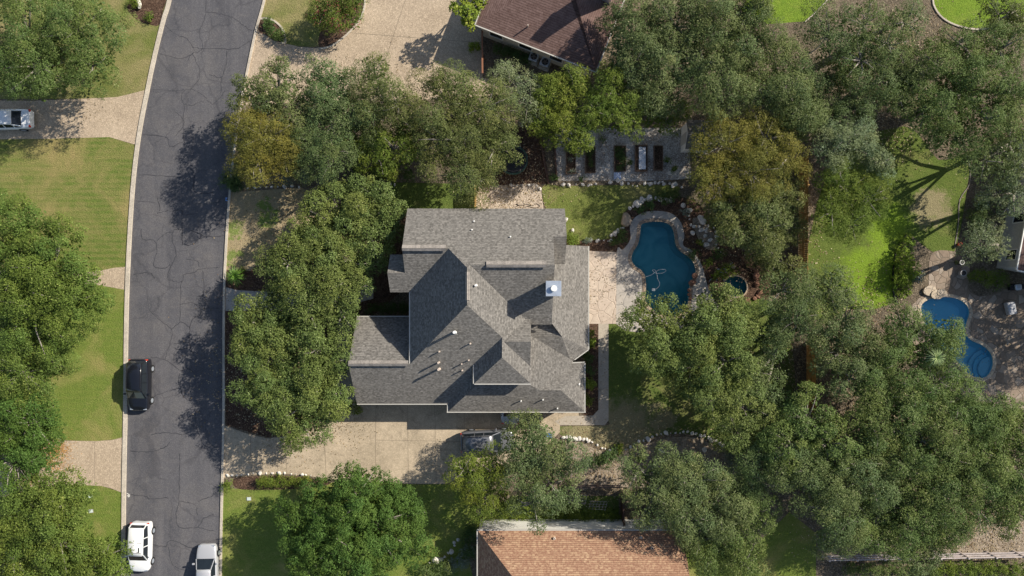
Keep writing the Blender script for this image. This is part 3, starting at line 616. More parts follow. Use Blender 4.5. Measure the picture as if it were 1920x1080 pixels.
F = [
 [(-8.31, 6.31, 5.9), (4.2, 6.31, 5.9), (4.2, 3.97, 7.77), (3.16, 3.97, 7.77), (3.16, 1.7, 9.59), (-3.11, 1.7, 9.59), (-3.31, 1.5, 9.75), (-4.79, 2.98, 8.57), (-8.31, 2.98, 8.57)],
 [(-8.31, 2.98, 8.57), (-8.31, 1.16, 7.11), (-9.68, 1.16, 7.11), (-9.68, -.34, 5.9), (-8.11, -.34, 5.9), (-4.79, 2.98, 8.57)],
 [(-9.68, 1.16, 7.11), (-8.25, 1.16, 7.11), (-8.25, 2.66, 5.9), (-9.68, 2.66, 5.9)],
 [(-8.11, -.34, 5.9), (-4.79, 2.98, 8.57), (-3.31, 1.5, 9.75), (-3.31, -1.25, 9.75), (-8.09, -6.04, 5.92)],
 [(-13.0, -6.04, 5.92), (-8.09, -6.04, 5.92), (-3.31, -1.25, 9.75), (-.76, -3.8, 7.71), (-.76, -9.69, 3), (-12.98, -9.69, 3)],
 [(-3.31, 1.5, 9.75), (-3.31, -1.25, 9.75), (-.76, -3.8, 7.71), (-.76, -5.34, 7.71), (1.5, -7.6, 5.9), (1.5, -2.91, 5.9), (-3.11, 1.7, 9.59)],
 [(-3.11, 1.7, 9.59), (3.16, 1.7, 9.59), (3.16, -2.91, 5.9), (1.5, -2.91, 5.9)],
 [(-.76, -3.8, 7.71), (-.76, -5.34, 7.71), (-3.02, -7.6, 5.9), (-3.02, -6.06, 5.9)],
 [(-3.02, -7.6, 5.9), (1.5, -7.6, 5.9), (-.76, -5.34, 7.71)],
 [(-.64, -4.14, 7.61), (1.45, -4.14, 7.61), (1.45, -6.21, 5.94)],
 [(-.64, -4.14, 7.61), (1.45, -4.14, 7.61), (1.45, -2.07, 5.94)],
 [(4.2, 3.97, 7.77), (3.16, 3.97, 7.77), (3.16, 1.9, 6.11), (4.2, 1.9, 6.11)],
 [(-13.0, -6.04, 5.92), (-7.6, -6.04, 5.92), (-7.6, -2.41, 3), (-13.0, -2.41, 3)],
 # single storey on the east and south
 [(-5.36, -10.36, 3), (6.07, -10.36, 3), (3.99, -8.33, 4.62), (2.25, -8.33, 4.62), (.98, -7.5, 5.26), (-2.3, -7.3, 5.45)],
 [(-5.36, -10.36, 3), (-2.3, -7.3, 5.45), (-2.3, -6.9, 5.45), (-5.36, -6.9, 3)],
 [(6.07, -10.36, 3), (6.07, -6.3, 3), (3.99, -8.33, 4.62)],
 [(3.99, -8.33, 4.62), (6.07, -6.3, 3), (1.2, -6.3, 3), (1.2, -8.33, 4.62)],
 [(.98, -7.5, 5.26), (2.25, -8.33, 4.62), (4.95, -8.0, 3.28), (4.9, -3.9, 3.3), (.98, -3.9, 5.26)],
 [(1.0, -3.97, 4.9), (4.06, -3.97, 4.87), (5.2, -5.95, 3.1), (5.0, -6.35, 2.98), (1.0, -6.3, 3.0)],
 [(6.39, 3.5, 3), (6.39, -5.13, 3), (4.06, -3.97, 4.87), (3.1, -2.7, 5.63), (3.1, 3.5, 5.63)],
 [(6.39, -5.13, 3), (5.2, -5.95, 3.1), (4.06, -3.97, 4.87)],
 [(.9, -2.6, 4.78), (3.9, -2.6, 4.78), (4.06, -3.97, 4.87), (.9, -3.97, 4.88)],
]
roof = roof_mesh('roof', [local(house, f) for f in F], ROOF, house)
# ridge vents: low raised caps over the long ridges
def cap(mb, a, b, wd=.34, ht=.09):
    a = Vector(a) - house.location; b = Vector(b) - house.location; mb.bar(a, b, wd, ht)
def capface(a, b, n1, wd=.30):
    # a cap strip lying on the ridge, one sheet raised 6 cm on its sunny side
    a = Vector(a); b = Vector(b); d = Vector(n1)
    capf = []; capf.append([a + Vector((0, 0, .13)), b + Vector((0, 0, .13)), b + d * wd + Vector((0, 0, .13 - wd * .75)), a + d * wd + Vector((0, 0, .13 - wd * .75))])
    capf.append([a + Vector((0, 0, .13)), b + Vector((0, 0, .13)), b - d * wd * .6 + Vector((0, 0, .13 - wd * .45)), a - d * wd * .6 + Vector((0, 0, .13 - wd * .45))])
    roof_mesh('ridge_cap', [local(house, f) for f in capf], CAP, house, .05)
capface((-8.3, 2.98, 8.57), (-5.0, 2.98, 8.57), (0, 1, 0)); capface((-1.9, 1.7, 9.59), (2.55, 1.7, 9.59), (0, 1, 0))
capface((-3.31, -.9, 9.75), (-3.31, 1.2, 9.75), (1, 0, 0), .2); capface((-13.0, -6.04, 5.92), (-8.25, -6.04, 5.92), (0, 1, 0), .28)
mb = MB()
def gut(a, b, o):
    a = Vector(a) - house.location; b = Vector(b) - house.location; o = Vector(o)
    mb.bar(a + o * .04 + Vector((0, 0, -.07)), b + o * .04 + Vector((0, 0, -.07)), .075, .13)
gut((-12.98, -9.69, 3), (-5.36, -9.69, 3), (0, -1, 0)); gut((-5.36, -9.69, 3), (-5.36, -10.36, 3), (-1, 0, 0)); gut((-5.46, -10.36, 3), (6.17, -10.36, 3), (0, -1, 0))
gut((6.07, -10.36, 3), (6.07, -6.3, 3), (1, 0, 0)); gut((6.39, -5.13, 3), (6.39, 3.5, 3), (1, 0, 0)); gut((5.2, -5.98, 3.08), (6.39, -5.13, 3), (.6, -.8, 0))
gut((5.0, -6.3, 3), (6.1, -6.25, 3), (0, 1, 0)); gut((-8.1, -.34, 5.9), (-8.1, -6.0, 5.92), (-1, 0, 0)); gut((-13, -2.41, 3), (-8.0, -2.41, 3), (0, 1, 0)); gut((-3.02, -6.1, 5.9), (-3.02, -7.6, 5.9), (-1, 0, 0))
gut((-3.0, -7.6, 5.9), (1.5, -7.6, 5.9), (0, -1, 0))
mb.build('gutter', GUTTER, house)
mb = MB()
def wl(x0, x1, y0, y1, z1, z0=-.05): mb.box(x0 + 2, x1 + 2, y0 + 1.5, y1 + 1.5, z0, z1)
wl(-7.9, 3.8, 2.1, 5.9, 5.85); wl(-7.9, 2.9, -.0, 2.08, 5.87); wl(-7.7, 1.2, -5.75, -.02, 5.83); wl(1.22, 2.9, -2.6, -.02, 5.8); wl(-2.7, 1.15, -7.3, -5.77, 5.8)
wl(-9.35, -7.92, .0, 2.3, 5.8, 2.7); wl(-12.6, -7.72, -9.3, -2.75, 2.85); wl(-7.70, -2.72, -9.3, -5.77, 2.84); wl(-4.9, 5.7, -9.98, -7.32, 2.83); wl(1.22, 5.0, -7.3, -2.65, 2.82); wl(2.92, 6.0, -4.9, 2.07, 2.86); wl(3.82, 6.0, 2.09, 3.2, 2.86)
for (ax, pts) in [(-8.0, [(0, 5.8), (5.95, 5.8), (2.98, 8.3)]), (2.8, [(-2.6, 5.8), (5.9, 5.8), (1.7, 9.35)]), (3.9, [(2.0, 5.8), (5.9, 5.8), (3.97, 7.5)]), (-12.7, [(-9.2, 2.85), (-2.8, 2.85), (-6.04, 5.65)]), (1.3, [(-6.2, 4), (-2.1, 4), (-2.1, 5.8), (-4.14, 7.3), (-6.2, 5.7)]), (-9.4, [(0, 5.75), (2.35, 5.75), (1.16, 6.85)])]:
    vs = [(ax + 2 + e, y + 1.5, z) for e in (-.1, .1) for y, z in pts]; n = len(pts)
    mb.add(vs, [tuple(range(n)), tuple(range(2 * n - 1, n - 1, -1))] + [(i, (i + 1) % n, n + (i + 1) % n, n + i) for i in range(n)])
mb.build('wall', BRICK, house)
for xx in (-11.1, -8.4): 
    g = MB(); g.box(xx + 2 - 1.2, xx + 2 + 1.2, -9.36 + 1.5, -9.29 + 1.5, 0, 2.2)
    for k in range(1, 4): g.box(xx + .85, xx + 3.15, -9.385 + 1.5, -9.355 + 1.5, k * .55 - .02, k * .55 + .02)
    g.build('garage_door', WHITE, house)
g = MB(); g.box(-7.76 + 2, -7.68 + 2, -2.0 + 1.5, -1.0 + 1.5, 0, 2.1); g.build('door', BARK, house)
for (c, n, wd, ht) in [((8.02, 2.5, 1.3), (1, 0, 0), 1.8, 1.6), ((8.02, .2, 1.1), (1, 0, 0), 1.8, 2.0), ((8.02, -2.0, 1.3), (1, 0, 0), 1.4, 1.5), ((-3, 7.42, 1.6), (0, 1, 0), 1.5, 1.5), ((1, 7.42, 1.6), (0, 1, 0), 1.5, 1.5), ((-3, 7.42, 4.4), (0, 1, 0), 1.2, 1.3), ((1.5, 7.42, 4.4), (0, 1, 0), 1.2, 1.3), ((-5.92, 5.0, 1.5), (-1, 0, 0), 1.5, 1.5), ((-5.92, 5.3, 4.4), (-1, 0, 0), 1.3, 1.3), ((7.72, -7.1, 1.5), (1, 0, 0), 1.2, 1.2)]:
    add_window(house, c, n, wd, ht)
# chimney
mb = MB(); ch0 = P(1038, 541, 9.7); cx, cy = ch0.x + 2, ch0.y + 1.5; hw = .50
mb.box(cx - hw, cx + hw, cy - hw, cy + hw, 5.5, 9.58); chim = mb.build('chimney', BRICK, house)
mb = MB(); mb.box(cx - .57, cx + .57, cy - .57, cy + .57, 9.56, 9.66); mb.cyl((cx, cy, 9.66), .22, .22, 20); mb.build('chimney_cap', METAL, chim, bevel=.01)
mb = MB(); mb.cyl((cx, cy, 9.88), .24, .05, 20, .20); mb.build('flue_hood', PVC, chim)
# vents; height found on the roof faces
def zroof(X, Y, faces=F):
    best = 0
    for f in faces:
        f = [Vector(p) for p in f]; n = Vector((0, 0, 0)); inside = False
        for i in range(len(f)):
            a, b = f[i], f[(i + 1) % len(f)]; n += a.cross(b)
            if (a.y > Y) != (b.y > Y) and X < (b.x - a.x) * (Y - a.y) / (b.y - a.y) + a.x: inside = not inside
        if inside and abs(n.z) > 1e-6: best = max(best, f[0].z - (n.x * (X - f[0].x) + n.y * (Y - f[0].y)) / n.z)
    return best
def onroof(a, b, faces=F):
    z = 5
    for _ in range(12): p = P(a, b, z); z = zroof(p.x, p.y, faces)
    return P(a, b, z)
for (a, b, r, ht, kind) in [(889, 414, .05, .22, 0), (885, 430, .05, .22, 0), (957, 443, .05, .22, 0), (892, 534, .07, .34, 0), (853, 621, .10, .75, 0), (824, 658, .05, .32, 1), (823, 678, .07, .60, 1), (824, 690, .09, .78, 1), (882, 643, .05, .30, 1), (879, 674, .05, .30, 1), (866, 681, .05, .3, 1), (867, 693, .05, .34, 1), (977, 750, .05, .32, 0), (1018, 748, .05, .28, 0), (1045, 764, .05, .28, 0), (1086, 719, .06, .2, 0)]:
    p = onroof(a, b + 1) - house.location; v = MB()
    v.cyl((p.x, p.y, p.z - .05), r, ht, 10); v.cyl((p.x, p.y, p.z + ht - .1), r * 1.25, .07, 12, r * 1.1); v.cyl((p.x, p.y, p.z - .1), r * 1.9, .14, 12, r * 1.1)
    v.build('vent_pipe', RUST if kind else PVC, house)

def hip_house(name, label, O, ang, Wd, Dp, eave, pitch, m, wallm, over=.5, ends=('hip', 'hip')):
    """O: eave corner (world), ang: eave direction; the house lies to the left of it"""
    root = empty(name, (O.x, O.y, 0), ang, label, 'house')
    rz = eave + pitch * Dp / 2; q = Dp / 2
    x0 = q if ends[0] == 'hip' else 0; x1 = Wd - (q if ends[1] == 'hip' else 0)
    A, B, Cc, D = (0, 0, eave), (Wd, 0, eave), (Wd, Dp, eave), (0, Dp, eave); r0 = (x0, q, rz); r1 = (x1, q, rz)
    fs = [[A, B, r1, r0], [Cc, D, r0, r1]]
    if ends[0] == 'hip': fs.append([D, A, r0])
    if ends[1] == 'hip': fs.append([B, Cc, r1])
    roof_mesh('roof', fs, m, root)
    mb = MB(); mb.box(over, Wd - over, over, Dp - over, -.05, eave - .12)
    for e, xx in ((ends[0], over + .1), (ends[1], Wd - over - .1)):
        if e != 'hip':
            vs = [(xx + s_, y, z) for s_ in (-.1, .1) for y, z in ((over, eave - .2), (Dp - over, eave - .2), (q, rz - .3))]
            mb.add(vs, [(0, 1, 2), (5, 4, 3), (0, 1, 4, 3), (1, 2, 5, 4), (2, 0, 3, 5)])
    mb.build('wall', wallm, root)
    g = MB(); e = eave - .07
    for a, b in (((-.05, -.05), (Wd + .05, -.05)), ((Wd + .05, -.05), (Wd + .05, Dp)), ((-.05, Dp), (-.05, -.05)), ((-.05, Dp + .05), (Wd + .05, Dp + .05))): g.bar((a[0], a[1], e), (b[0], b[1], e), .1, .13)
    g.build('gutter', GUTTER, root)
    return root
# north house
A = P(892, 46, 3); B = P(1117, 134, 3); ang = math.atan2(B.y - A.y, B.x - A.x); Wd = (B - A).length
nh = hip_house('house', 'house with a brown shingled hip roof at the top edge of the picture', A, ang, Wd, 11.5, 3, .5, ROOFB, plain('cream_stucco', (.58, .54, .46), .8, .2), .3)
mb = MB(); mb.box(8.95, 9.85, 5.4, 6.3, 3, 7.6); cN = mb.build('chimney', METAL, nh); mb = MB(); mb.box(8.9, 9.9, 5.35, 6.35, 7.6, 7.68); mb.build('chimney_cap', METAL, cN)
for xx in (1.7, 4.4, 7.2): add_window(nh, (xx, .29, 1.6), (0, -1, 0), 1.2, 1.1)
v = MB(); v.cyl((4.2, 1.2, 3.5), .05, .5, 8); v.build('vent_pipe', RUST, nh); v = MB(); v.cyl((6.2, 4.8, 5.2), .06, .6, 8); v.build('vent_pipe', RUST, nh)
# south house: gable end to the east, hip to the west; its own north wall faces the camera
O = P(1280, 995, 3); Oe = P(896, 995, 3)
sh = hip_house('house', 'house with a red-brown speckled shingle roof and white wall at the bottom edge', O, math.pi, O.x - Oe.x, 11, 3, .78, ROOFR, WHITE, .06, ('gable', 'hip'))
for (a, b) in [(1039, 1008), (1201, 1006), (1222, 1026)]:
    p = P(a, b, 3.6); z = 3 + .78 * (O.y - p.y); p = P(a, b, z); v = MB()
    v.cyl((O.x - p.x, O.y - p.y, z - .1), .07, .38, 10); v.cyl((O.x - p.x, O.y - p.y, z + .2), .13, .08, 10, .1); v.build('vent_pipe', RUST, sh)
# east house: only a wall and a roof corner reach the frame
A = P(1908, 506, 3); d = P(1921, 436, 3) - A; ang = math.atan2(d.y, d.x) 
eh = empty('house', (A.x, A.y, 0), ang - math.pi / 2, 'pale stucco house with a brown roof corner at the right edge above the lighter pool', 'house')
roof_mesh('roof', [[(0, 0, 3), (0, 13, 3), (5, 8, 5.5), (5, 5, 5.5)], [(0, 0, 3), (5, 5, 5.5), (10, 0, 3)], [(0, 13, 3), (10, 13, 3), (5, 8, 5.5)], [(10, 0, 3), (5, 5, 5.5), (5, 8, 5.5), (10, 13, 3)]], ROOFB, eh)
mb = MB(); mb.box(.3, 9.7, .3, 12.7, -.05, 2.88); mb.build('wall', plain('pale_stucco', (.52, .50, .46), .85, .2), eh)
g = MB(); g.bar((-.05, 0, 2.93), (-.05, 13, 2.93), .1, .13); g.bar((0, -.05, 2.93), (10, -.05, 2.93), .1, .13); g.build('gutter', WHITE, eh)
add_window(eh, (.29, 1.4, 1.6), (-1, 0, 0), .9, 1.2); add_window(eh, (.29, 4.6, 1.7), (-1, 0, 0), .8, 1.3)
# garden shed
s0 = P(1276, 286); shed = empty('shed', (s0.x, s0.y, 0), R(-2), 'small garden shed with dark roof and pale trim east of the raised beds', 'shed')
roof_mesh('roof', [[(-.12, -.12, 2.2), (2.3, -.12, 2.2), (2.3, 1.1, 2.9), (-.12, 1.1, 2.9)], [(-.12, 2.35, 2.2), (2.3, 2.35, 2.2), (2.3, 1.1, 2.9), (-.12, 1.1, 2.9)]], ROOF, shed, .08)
mb = MB(); mb.box(0, 2.15, 0, 2.2, 0, 2.15); mb.build('wall', WHITE, shed); mb = MB(); mb.box(-.04, 0, .5, 1.4, 0, 1.9); mb.build('door', GUTTER, shed)

# ------------------------------------------------------------------ trees
TREES = [
 # name, label, blobs (px, py, r[, z]), kind, z, extra
 ('oak_tree', 'large dark green oak in the top left corner above the parked white sedan', [(35, 55, 105), (135, 50, 85), (60, 120, 72), (165, 120, 50), (0, 120, 50)], 'oak', 5.4, dict(trunk_r=.35)),
 ('oak_tree', 'wide light green oak spreading over the left lawn and the narrow curved drive', [(25, 440, 70), (85, 500, 80), (135, 560, 62), (50, 580, 85), (20, 510, 90)], 'bright', 5.2, dict(trunk_r=.35)),
 ('oak_tree', 'light green oak at the left edge level with the parked black suv', [(30, 700, 72), (75, 660, 55), (0, 750, 50)], 'bright', 5.0, {}),
 ('oak_tree', 'dense bright green round tree at the left edge above the leaf-strewn drive', [(25, 810, 70), (62, 790, 46), (82, 812, 32, 3.6), (20, 870, 55), (50, 850, 48)], 'clump', 4.6, dict(lobe=.75)),
 ('oak_tree', 'bright green tree in the bottom left corner north-west of the white suv', [(60, 975, 80), (112, 950, 52), (20, 1050, 80), (100, 1020, 70)], 'bright', 4.8, {}),
 ('oak_tree', 'low bright green tree reaching the kerb beside the white suv', [(150, 1060, 52), (195, 1045, 38), (205, 1085, 36)], 'bright', 3.6, {}),
 ('cedar_tree', 'golden olive tree at the street edge with its shadow across the road', [(485, 255, 62), (530, 290, 42), (455, 235, 36), (480, 305, 42)], 'olive', 4.6, {}),
 ('oak_tree', 'grey-green tree just north of the golden olive tree by the road', [(468, 182, 42), (518, 165, 46), (545, 205, 40)], 'oakgrey', 4.8, {}),
 ('oak_tree', 'grey-green tree over the southern edge of the tan court, west of its twin crown', [(655, 215, 36), (620, 235, 34), (612, 155, 52), (590, 205, 42), (636, 195, 40)], 'oakgrey', 5.4, {}),
 ('oak_tree', 'tall grey-green tree with pointed crown poking into the tan court', [(750, 220, 36), (700, 215, 36), (700, 130, 36), (705, 175, 50), (745, 195, 38)], 'drab', 5.8, {}),
 ('oak_tree', 'mid green tree behind the golden olive tree on its east side', [(575, 255, 44), (620, 290, 48), (590, 305, 36)], 'oakgrey', 4.2, {}),
 ('cedar_tree', 'dark yellow-green cedar in the row between the court and the roofed house', [(680, 250, 48), (740, 280, 46), (700, 290, 38), (770, 250, 36)], 'juniper', 4.0, {}),
 ('oak_tree', 'very large drab green oak north of the grey roof, biggest of the row', [(840, 185, 66), (880, 250, 78), (830, 260, 60), (905, 200, 60), (870, 325, 52), (925, 280, 45)], 'drab', 5.6, dict(trunk_r=.35)),
 ('cedar_tree', 'pale bare-topped cedar between the big drab oak and the air conditioners', [(955, 160, 38), (990, 195, 36), (945, 130, 22)], 'silver', 4.6, dict(dens=.7, limbs=40)),
 ('cedar_tree', 'yellow-green cedar leaning over the first raised beds and the trampoline path', [(1040, 185, 46), (1075, 160, 34), (1058, 235, 42), (1085, 265, 26), (1020, 225, 36)], 'juniper', 4.8, {}),
 ('cedar_tree', 'yellow-green cedar below the brown roof corner', [(1145, 165, 38), (1160, 215, 42), (1120, 210, 32)], 'juniper', 4.8, {}),
 ('cedar_tree', 'low spreading cedar above the middle raised beds, west of the shed', [(1225, 210, 30), (1250, 228, 24), (1210, 185, 30), (1270, 200, 28)], 'juniper', 3.0, dict(dens=.8)),
 ('oak_tree', 'large blue-green live oak east of the brown roof', [(1195, 60, 62), (1250, 100, 70), (1195, 125, 52), (1270, 45, 62), (1240, 160, 46)], 'oakgrey', 5.8, dict(trunk_r=.35)),
 ('oak_tree', 'large blue-green live oak at the top between its twin and the left lime lawn', [(1350, 50, 68), (1325, 115, 60), (1395, 95, 62), (1350, 165, 50), (1400, 30, 46)], 'oakgrey', 6.0, dict(trunk_r=.35)),
 ('oak_tree', 'grey-green live oak below the lime lawn with a long pale branch', [(1455, 100, 58), (1480, 165, 55), (1430, 160, 46), (1500, 205, 34)], 'oakgrey', 5.4, {}),
 ('oak_tree', 'thin-crowned grey oak with forked limbs between the two lime lawns', [(1560, 60, 52), (1625, 40, 56), (1670, 80, 52), (1620, 110, 46), (1700, 40, 40)], 'oakgrey', 5.8, dict(dens=.75, limbs=34, trunk_r=.32)),
 ('cedar_tree', 'small bright green cedar under the thin-crowned grey oak', [(1580, 138, 30), (1600, 118, 20)], 'juniper', 3.4, {}),
 ('oak_tree', 'grey oak on bare ground left of the big sunny oak at upper right', [(1640, 110, 40), (1610, 170, 30), (1660, 150, 46), (1700, 130, 42), (1690, 185, 34)], 'oakgrey', 5.0, dict(dens=.7, limbs=26)),
 ('oak_tree', 'very large yellow-green oak filling the upper right corner', [(1700, 170, 40), (1820, 90, 44), (1760, 250, 34), (1900, 170, 44), (1770, 120, 66), (1840, 150, 72), (1780, 200, 62), (1860, 220, 60), (1800, 260, 46), (1880, 90, 50), (1735, 205, 40)], 'oak', 6.2, dict(trunk_r=.4, limbs=30)),
 ('oak_tree', 'small round tree at the top right edge above the white kerb', [(1880, 22, 38), (1915, 40, 30)], 'drab', 4.0, {}),
 ('oak_tree', 'thin oak at the right edge beside the white gravel patch', [(1880, 290, 44), (1850, 300, 36), (1910, 310, 36), (1905, 250, 40), (1900, 190, 36)], 'oakgrey', 4.6, dict(dens=.7)),
 ('cedar_tree', 'large golden olive cedar right of the shed', [(1360, 270, 62), (1410, 320, 72), (1350, 340, 52), (1440, 260, 58), (1480, 295, 42)], 'olive', 5.4, dict(trunk_r=.32, dens=.85)),
 ('cedar_tree', 'drab olive cedar reaching down from the golden one to the pool boulders', [(1395, 400, 58), (1435, 430, 52), (1360, 400, 38), (1450, 370, 48)], 'drab', 5.0, {}),
 ('oak_tree', 'dense dark tree filling the gap over the fence corner', [(1560, 230, 34), (1600, 200, 34), (1480, 215, 34), (1530, 150, 42), (1545, 210, 40), (1500, 230, 32)], 'oakgrey', 4.2, {}),
 ('silver_tree', 'pale silvery tree standing east of the golden olive cedar', [(1585, 260, 45), (1625, 275, 40), (1650, 305, 28), (1560, 290, 30)], 'silver', 5.0, {}),
 ('cedar_tree', 'sunny green cedar crossing the yellow board fence above the bright lawn', [(1590, 350, 52), (1630, 370, 40), (1565, 400, 42), (1600, 420, 34)], 'juniper', 4.8, dict(leafk=1.0)),
 ('oak_tree', 'small dark cedar west of the yellow board fence', [(1480, 375, 26), (1475, 430, 34), (1450, 480, 34)], 'drab', 4.0, {}),
 ('silver_tree', 'pale grey-green young oak at the right edge over the stucco wall', [(1880, 365, 36), (1905, 345, 28), (1900, 385, 26)], 'silver', 4.2, dict(dens=.8)),
 ('silver_tree', 'small round tree with pale grey-olive leaves in front of the stucco wall', [(1850, 458, 38), (1875, 470, 22)], 'silver', 4.0, dict(dens=.8)),
 ('oak_tree', 'wide live oak whose crown covers the lower end of the deep blue pool', [(1225, 600, 46), (1300, 620, 60), (1340, 575, 46), (1370, 620, 50), (1240, 655, 48), (1300, 690, 52), (1365, 680, 50)], 'oaklit', 5.0, dict(trunk_r=.35, limbs=26)),
 ('oak_tree', 'live oak on the shaded back lawn below the pool oak', [(1345, 750, 52), (1400, 770, 50), (1380, 810, 36), (1330, 710, 36)], 'oaklit', 4.6, {}),
 ('oak_tree', 'grey-green live oak over the lower end of the yellow board fence', [(1470, 545, 48), (1525, 560, 52), (1560, 545, 42), (1500, 600, 48)], 'oakgrey', 5.4, {}),
 ('oak_tree', 'live oak between the back lawn and the slatted orange fence', [(1425, 700, 34), (1430, 760, 30), (1455, 630, 42), (1475, 600, 36)], 'oakgrey', 4.8, {}),
 ('oak_tree', 'live oak east of the slatted orange fence below the bright lawn', [(1640, 690, 40), (1600, 710, 40), (1660, 740, 40), (1590, 600, 52), (1575, 660, 46), (1620, 640, 44), (1550, 625, 40)], 'oakgrey', 5.4, {}),
 ('oak_tree', 'green oak left of the lighter pool, hiding its narrow waist', [(1700, 620, 44), (1680, 670, 52), (1740, 650, 46), (1775, 630, 38), (1650, 700, 46)], 'oak', 5.4, dict(trunk_r=.32)),
 ('oak_tree', 'green oak directly below the lighter pool', [(1760, 720, 58), (1800, 760, 58), (1720, 740, 50), (1840, 790, 50)], 'oak', 5.6, dict(trunk_r=.32)),
 ('oak_tree', 'live oak at the right edge below the brown deck', [(1905, 810, 46), (1840, 800, 40), (1900, 950, 44), (1880, 780, 30), (1880, 830, 56), (1860, 890, 60), (1905, 900, 50), (1840, 850, 48)], 'oak', 5.4, {}),
 ('oak_tree', 'broad live oak in the middle of the lower right wood', [(1640, 800, 46), (1730, 780, 46), (1750, 920, 44), (1680, 800, 60), (1740, 830, 60), (1700, 870, 60), (1650, 760, 44), (1770, 890, 50)], 'oak', 5.8, dict(trunk_r=.35)),
 ('oak_tree', 'live oak right of the broad middle one, north of the sandy clearing', [(1820, 900, 44), (1800, 980, 34), (1860, 930, 34), (1800, 930, 46), (1780, 860, 44), (1840, 960, 30), (1760, 960, 40)], 'oak', 5.0, {}),
 ('oak_tree', 'live oak at the left of the lower right wood below the orange fence', [(1520, 790, 56), (1490, 840, 52), (1560, 835, 54)], 'oak', 5.6, dict(trunk_r=.32)),
 ('oak_tree', 'live oak over the dark yard strip beside the rail fence', [(1640, 910, 44), (1590, 980, 40), (1560, 1010, 30), (1600, 940, 46), (1530, 890, 56), (1580, 920, 54), (1610, 870, 46), (1560, 960, 40), (1480, 880, 40)], 'oakgrey', 5.4, {}),
 ('oak_tree', 'grey-green live oak crossing the white rails of the bottom fence', [(1700, 1020, 32), (1640, 1012, 30), (1800, 985, 24), (1740, 980, 40), (1600, 1000, 34), (1780, 1000, 28), (1660, 950, 56), (1700, 990, 44), (1630, 985, 44), (1670, 1020, 34), (1720, 940, 44)], 'oak', 5.2, {}),
 ('oak_tree', 'low dark tree behind the white rail fence near the sandy clearing', [(1750, 1010, 34), (1720, 1055, 30)], 'oakgrey', 3.4, {}),
 ('oak_tree', 'broad dense live oak east of the red roof', [(1290, 910, 66), (1230, 930, 56), (1345, 950, 66), (1290, 970, 52), (1200, 880, 36)], 'oakgrey', 5.4, dict(trunk_r=.35, limbs=24)),
 ('oak_tree', 'yellowish live oak at the bottom between the red roof and the lime grass', [(1375, 1010, 56), (1410, 960, 46), (1340, 1040, 50), (1400, 1060, 40), (1310, 1010, 32)], 'oak', 5.2, {}),
 ('oak_tree', 'live oak at the lower right end of the rock-edged bed', [(1420, 870, 36), (1440, 820, 36), (1400, 920, 36)], 'oakgrey', 4.4, {}),
 ('oak_tree', 'grey-green live oak at the end of the driveway hiding the parked van', [(1000, 830, 50), (1040, 860, 42), (985, 880, 44), (1030, 910, 48), (1000, 945, 40), (965, 835, 34)], 'oakgrey', 5.2, dict(trunk_r=.3)),
 ('cedar_tree', 'yellow-green cedar with bare grey twigs at the driveway corner', [(890, 900, 44), (915, 940, 42), (870, 880, 28), (925, 885, 34)], 'juniper', 4.6, dict(limbs=40)),
 ('elm_tree', 'big tree of round bright green leaf clumps on the front lawn by the red roof', [(612, 985, 88), (700, 988, 96), (650, 1035, 96), (665, 940, 62), (575, 1020, 60)], 'clump', 4.4, dict(trunk_r=.35, lobe=.62, dens=1.1)),
 ('oak_tree', 'sunlit live oak at the north-west corner of the grey roof', [(735, 395, 26), (575, 440, 32), (705, 370, 34), (610, 450, 36), (630, 385, 46), (685, 385, 48), (590, 400, 34), (720, 420, 32), (650, 430, 46), (700, 455, 42)], 'oaklit', 5.2, dict(trunk_r=.32)),
 ('oak_tree', 'sunlit live oak in the middle of the front yard beside the front door court', [(655, 540, 36), (580, 575, 40), (540, 490, 34), (640, 590, 28), (610, 465, 40), (600, 490, 46), (640, 530, 46), (560, 530, 46), (620, 575, 42), (660, 490, 36)], 'oaklit', 5.2, dict(trunk_r=.32)),
 ('oak_tree', 'small live oak at the dry front lawn edge, westmost of the front yard', [(510, 500, 30), (535, 480, 26), (520, 535, 26)], 'oaklit', 4.6, {}),
 ('oak_tree', 'sunlit live oak at the kerb beside the flagstone walk', [(510, 575, 36), (560, 600, 40), (455, 630, 30), (470, 660, 36), (470, 605, 40), (520, 610, 42), (500, 660, 48), (555, 640, 46)], 'oaklit', 4.5, dict(trunk_r=.32)),
 ('oak_tree', 'tall sunlit live oak over the driveway mouth, lowest of the front yard', [(600, 650, 44), (540, 780, 34), (630, 740, 24), (480, 740, 34), (560, 700, 54), (610, 690, 34), (520, 740, 50), (590, 750, 50), (560, 800, 46), (500, 710, 40), (620, 770, 30)], 'oaklit', 4.5, dict(trunk_r=.35)),
]
TREES += [
 ('oak_tree', 'live oak standing right of the brown deck, shading the covered bench', [(2140, 500, 80), (2190, 570, 80), (2140, 640, 80), (2130, 570, 60)], 'oak', 6.5, dict(trunk_r=.35)),
]
for i, (nm, lab, bl, kind, z, ex) in enumerate(TREES):
    tree(nm, lab, bl, kind, 100 + i, z, **ex)
tree('crepe_myrtle', 'rounded crepe myrtle with pink flower tips by the tan court', [(625, 15, 40), (655, 30, 26), (600, 25, 28), (650, -10, 36)], 'bright', 300, 2.6, flower=(.35, .07, .09), lobe=.5, trunk_r=.1)
tree('sapling', 'small airy light green tree against the left corner of the brown roof', [(872, 18, 22), (880, 42, 14), (895, 8, 18)], 'lime', 301, 3.2, dens=.5, lobe=.4, trunk_r=.07, leafk=1.8)
print('LEAVES', LEAFCOUNT)

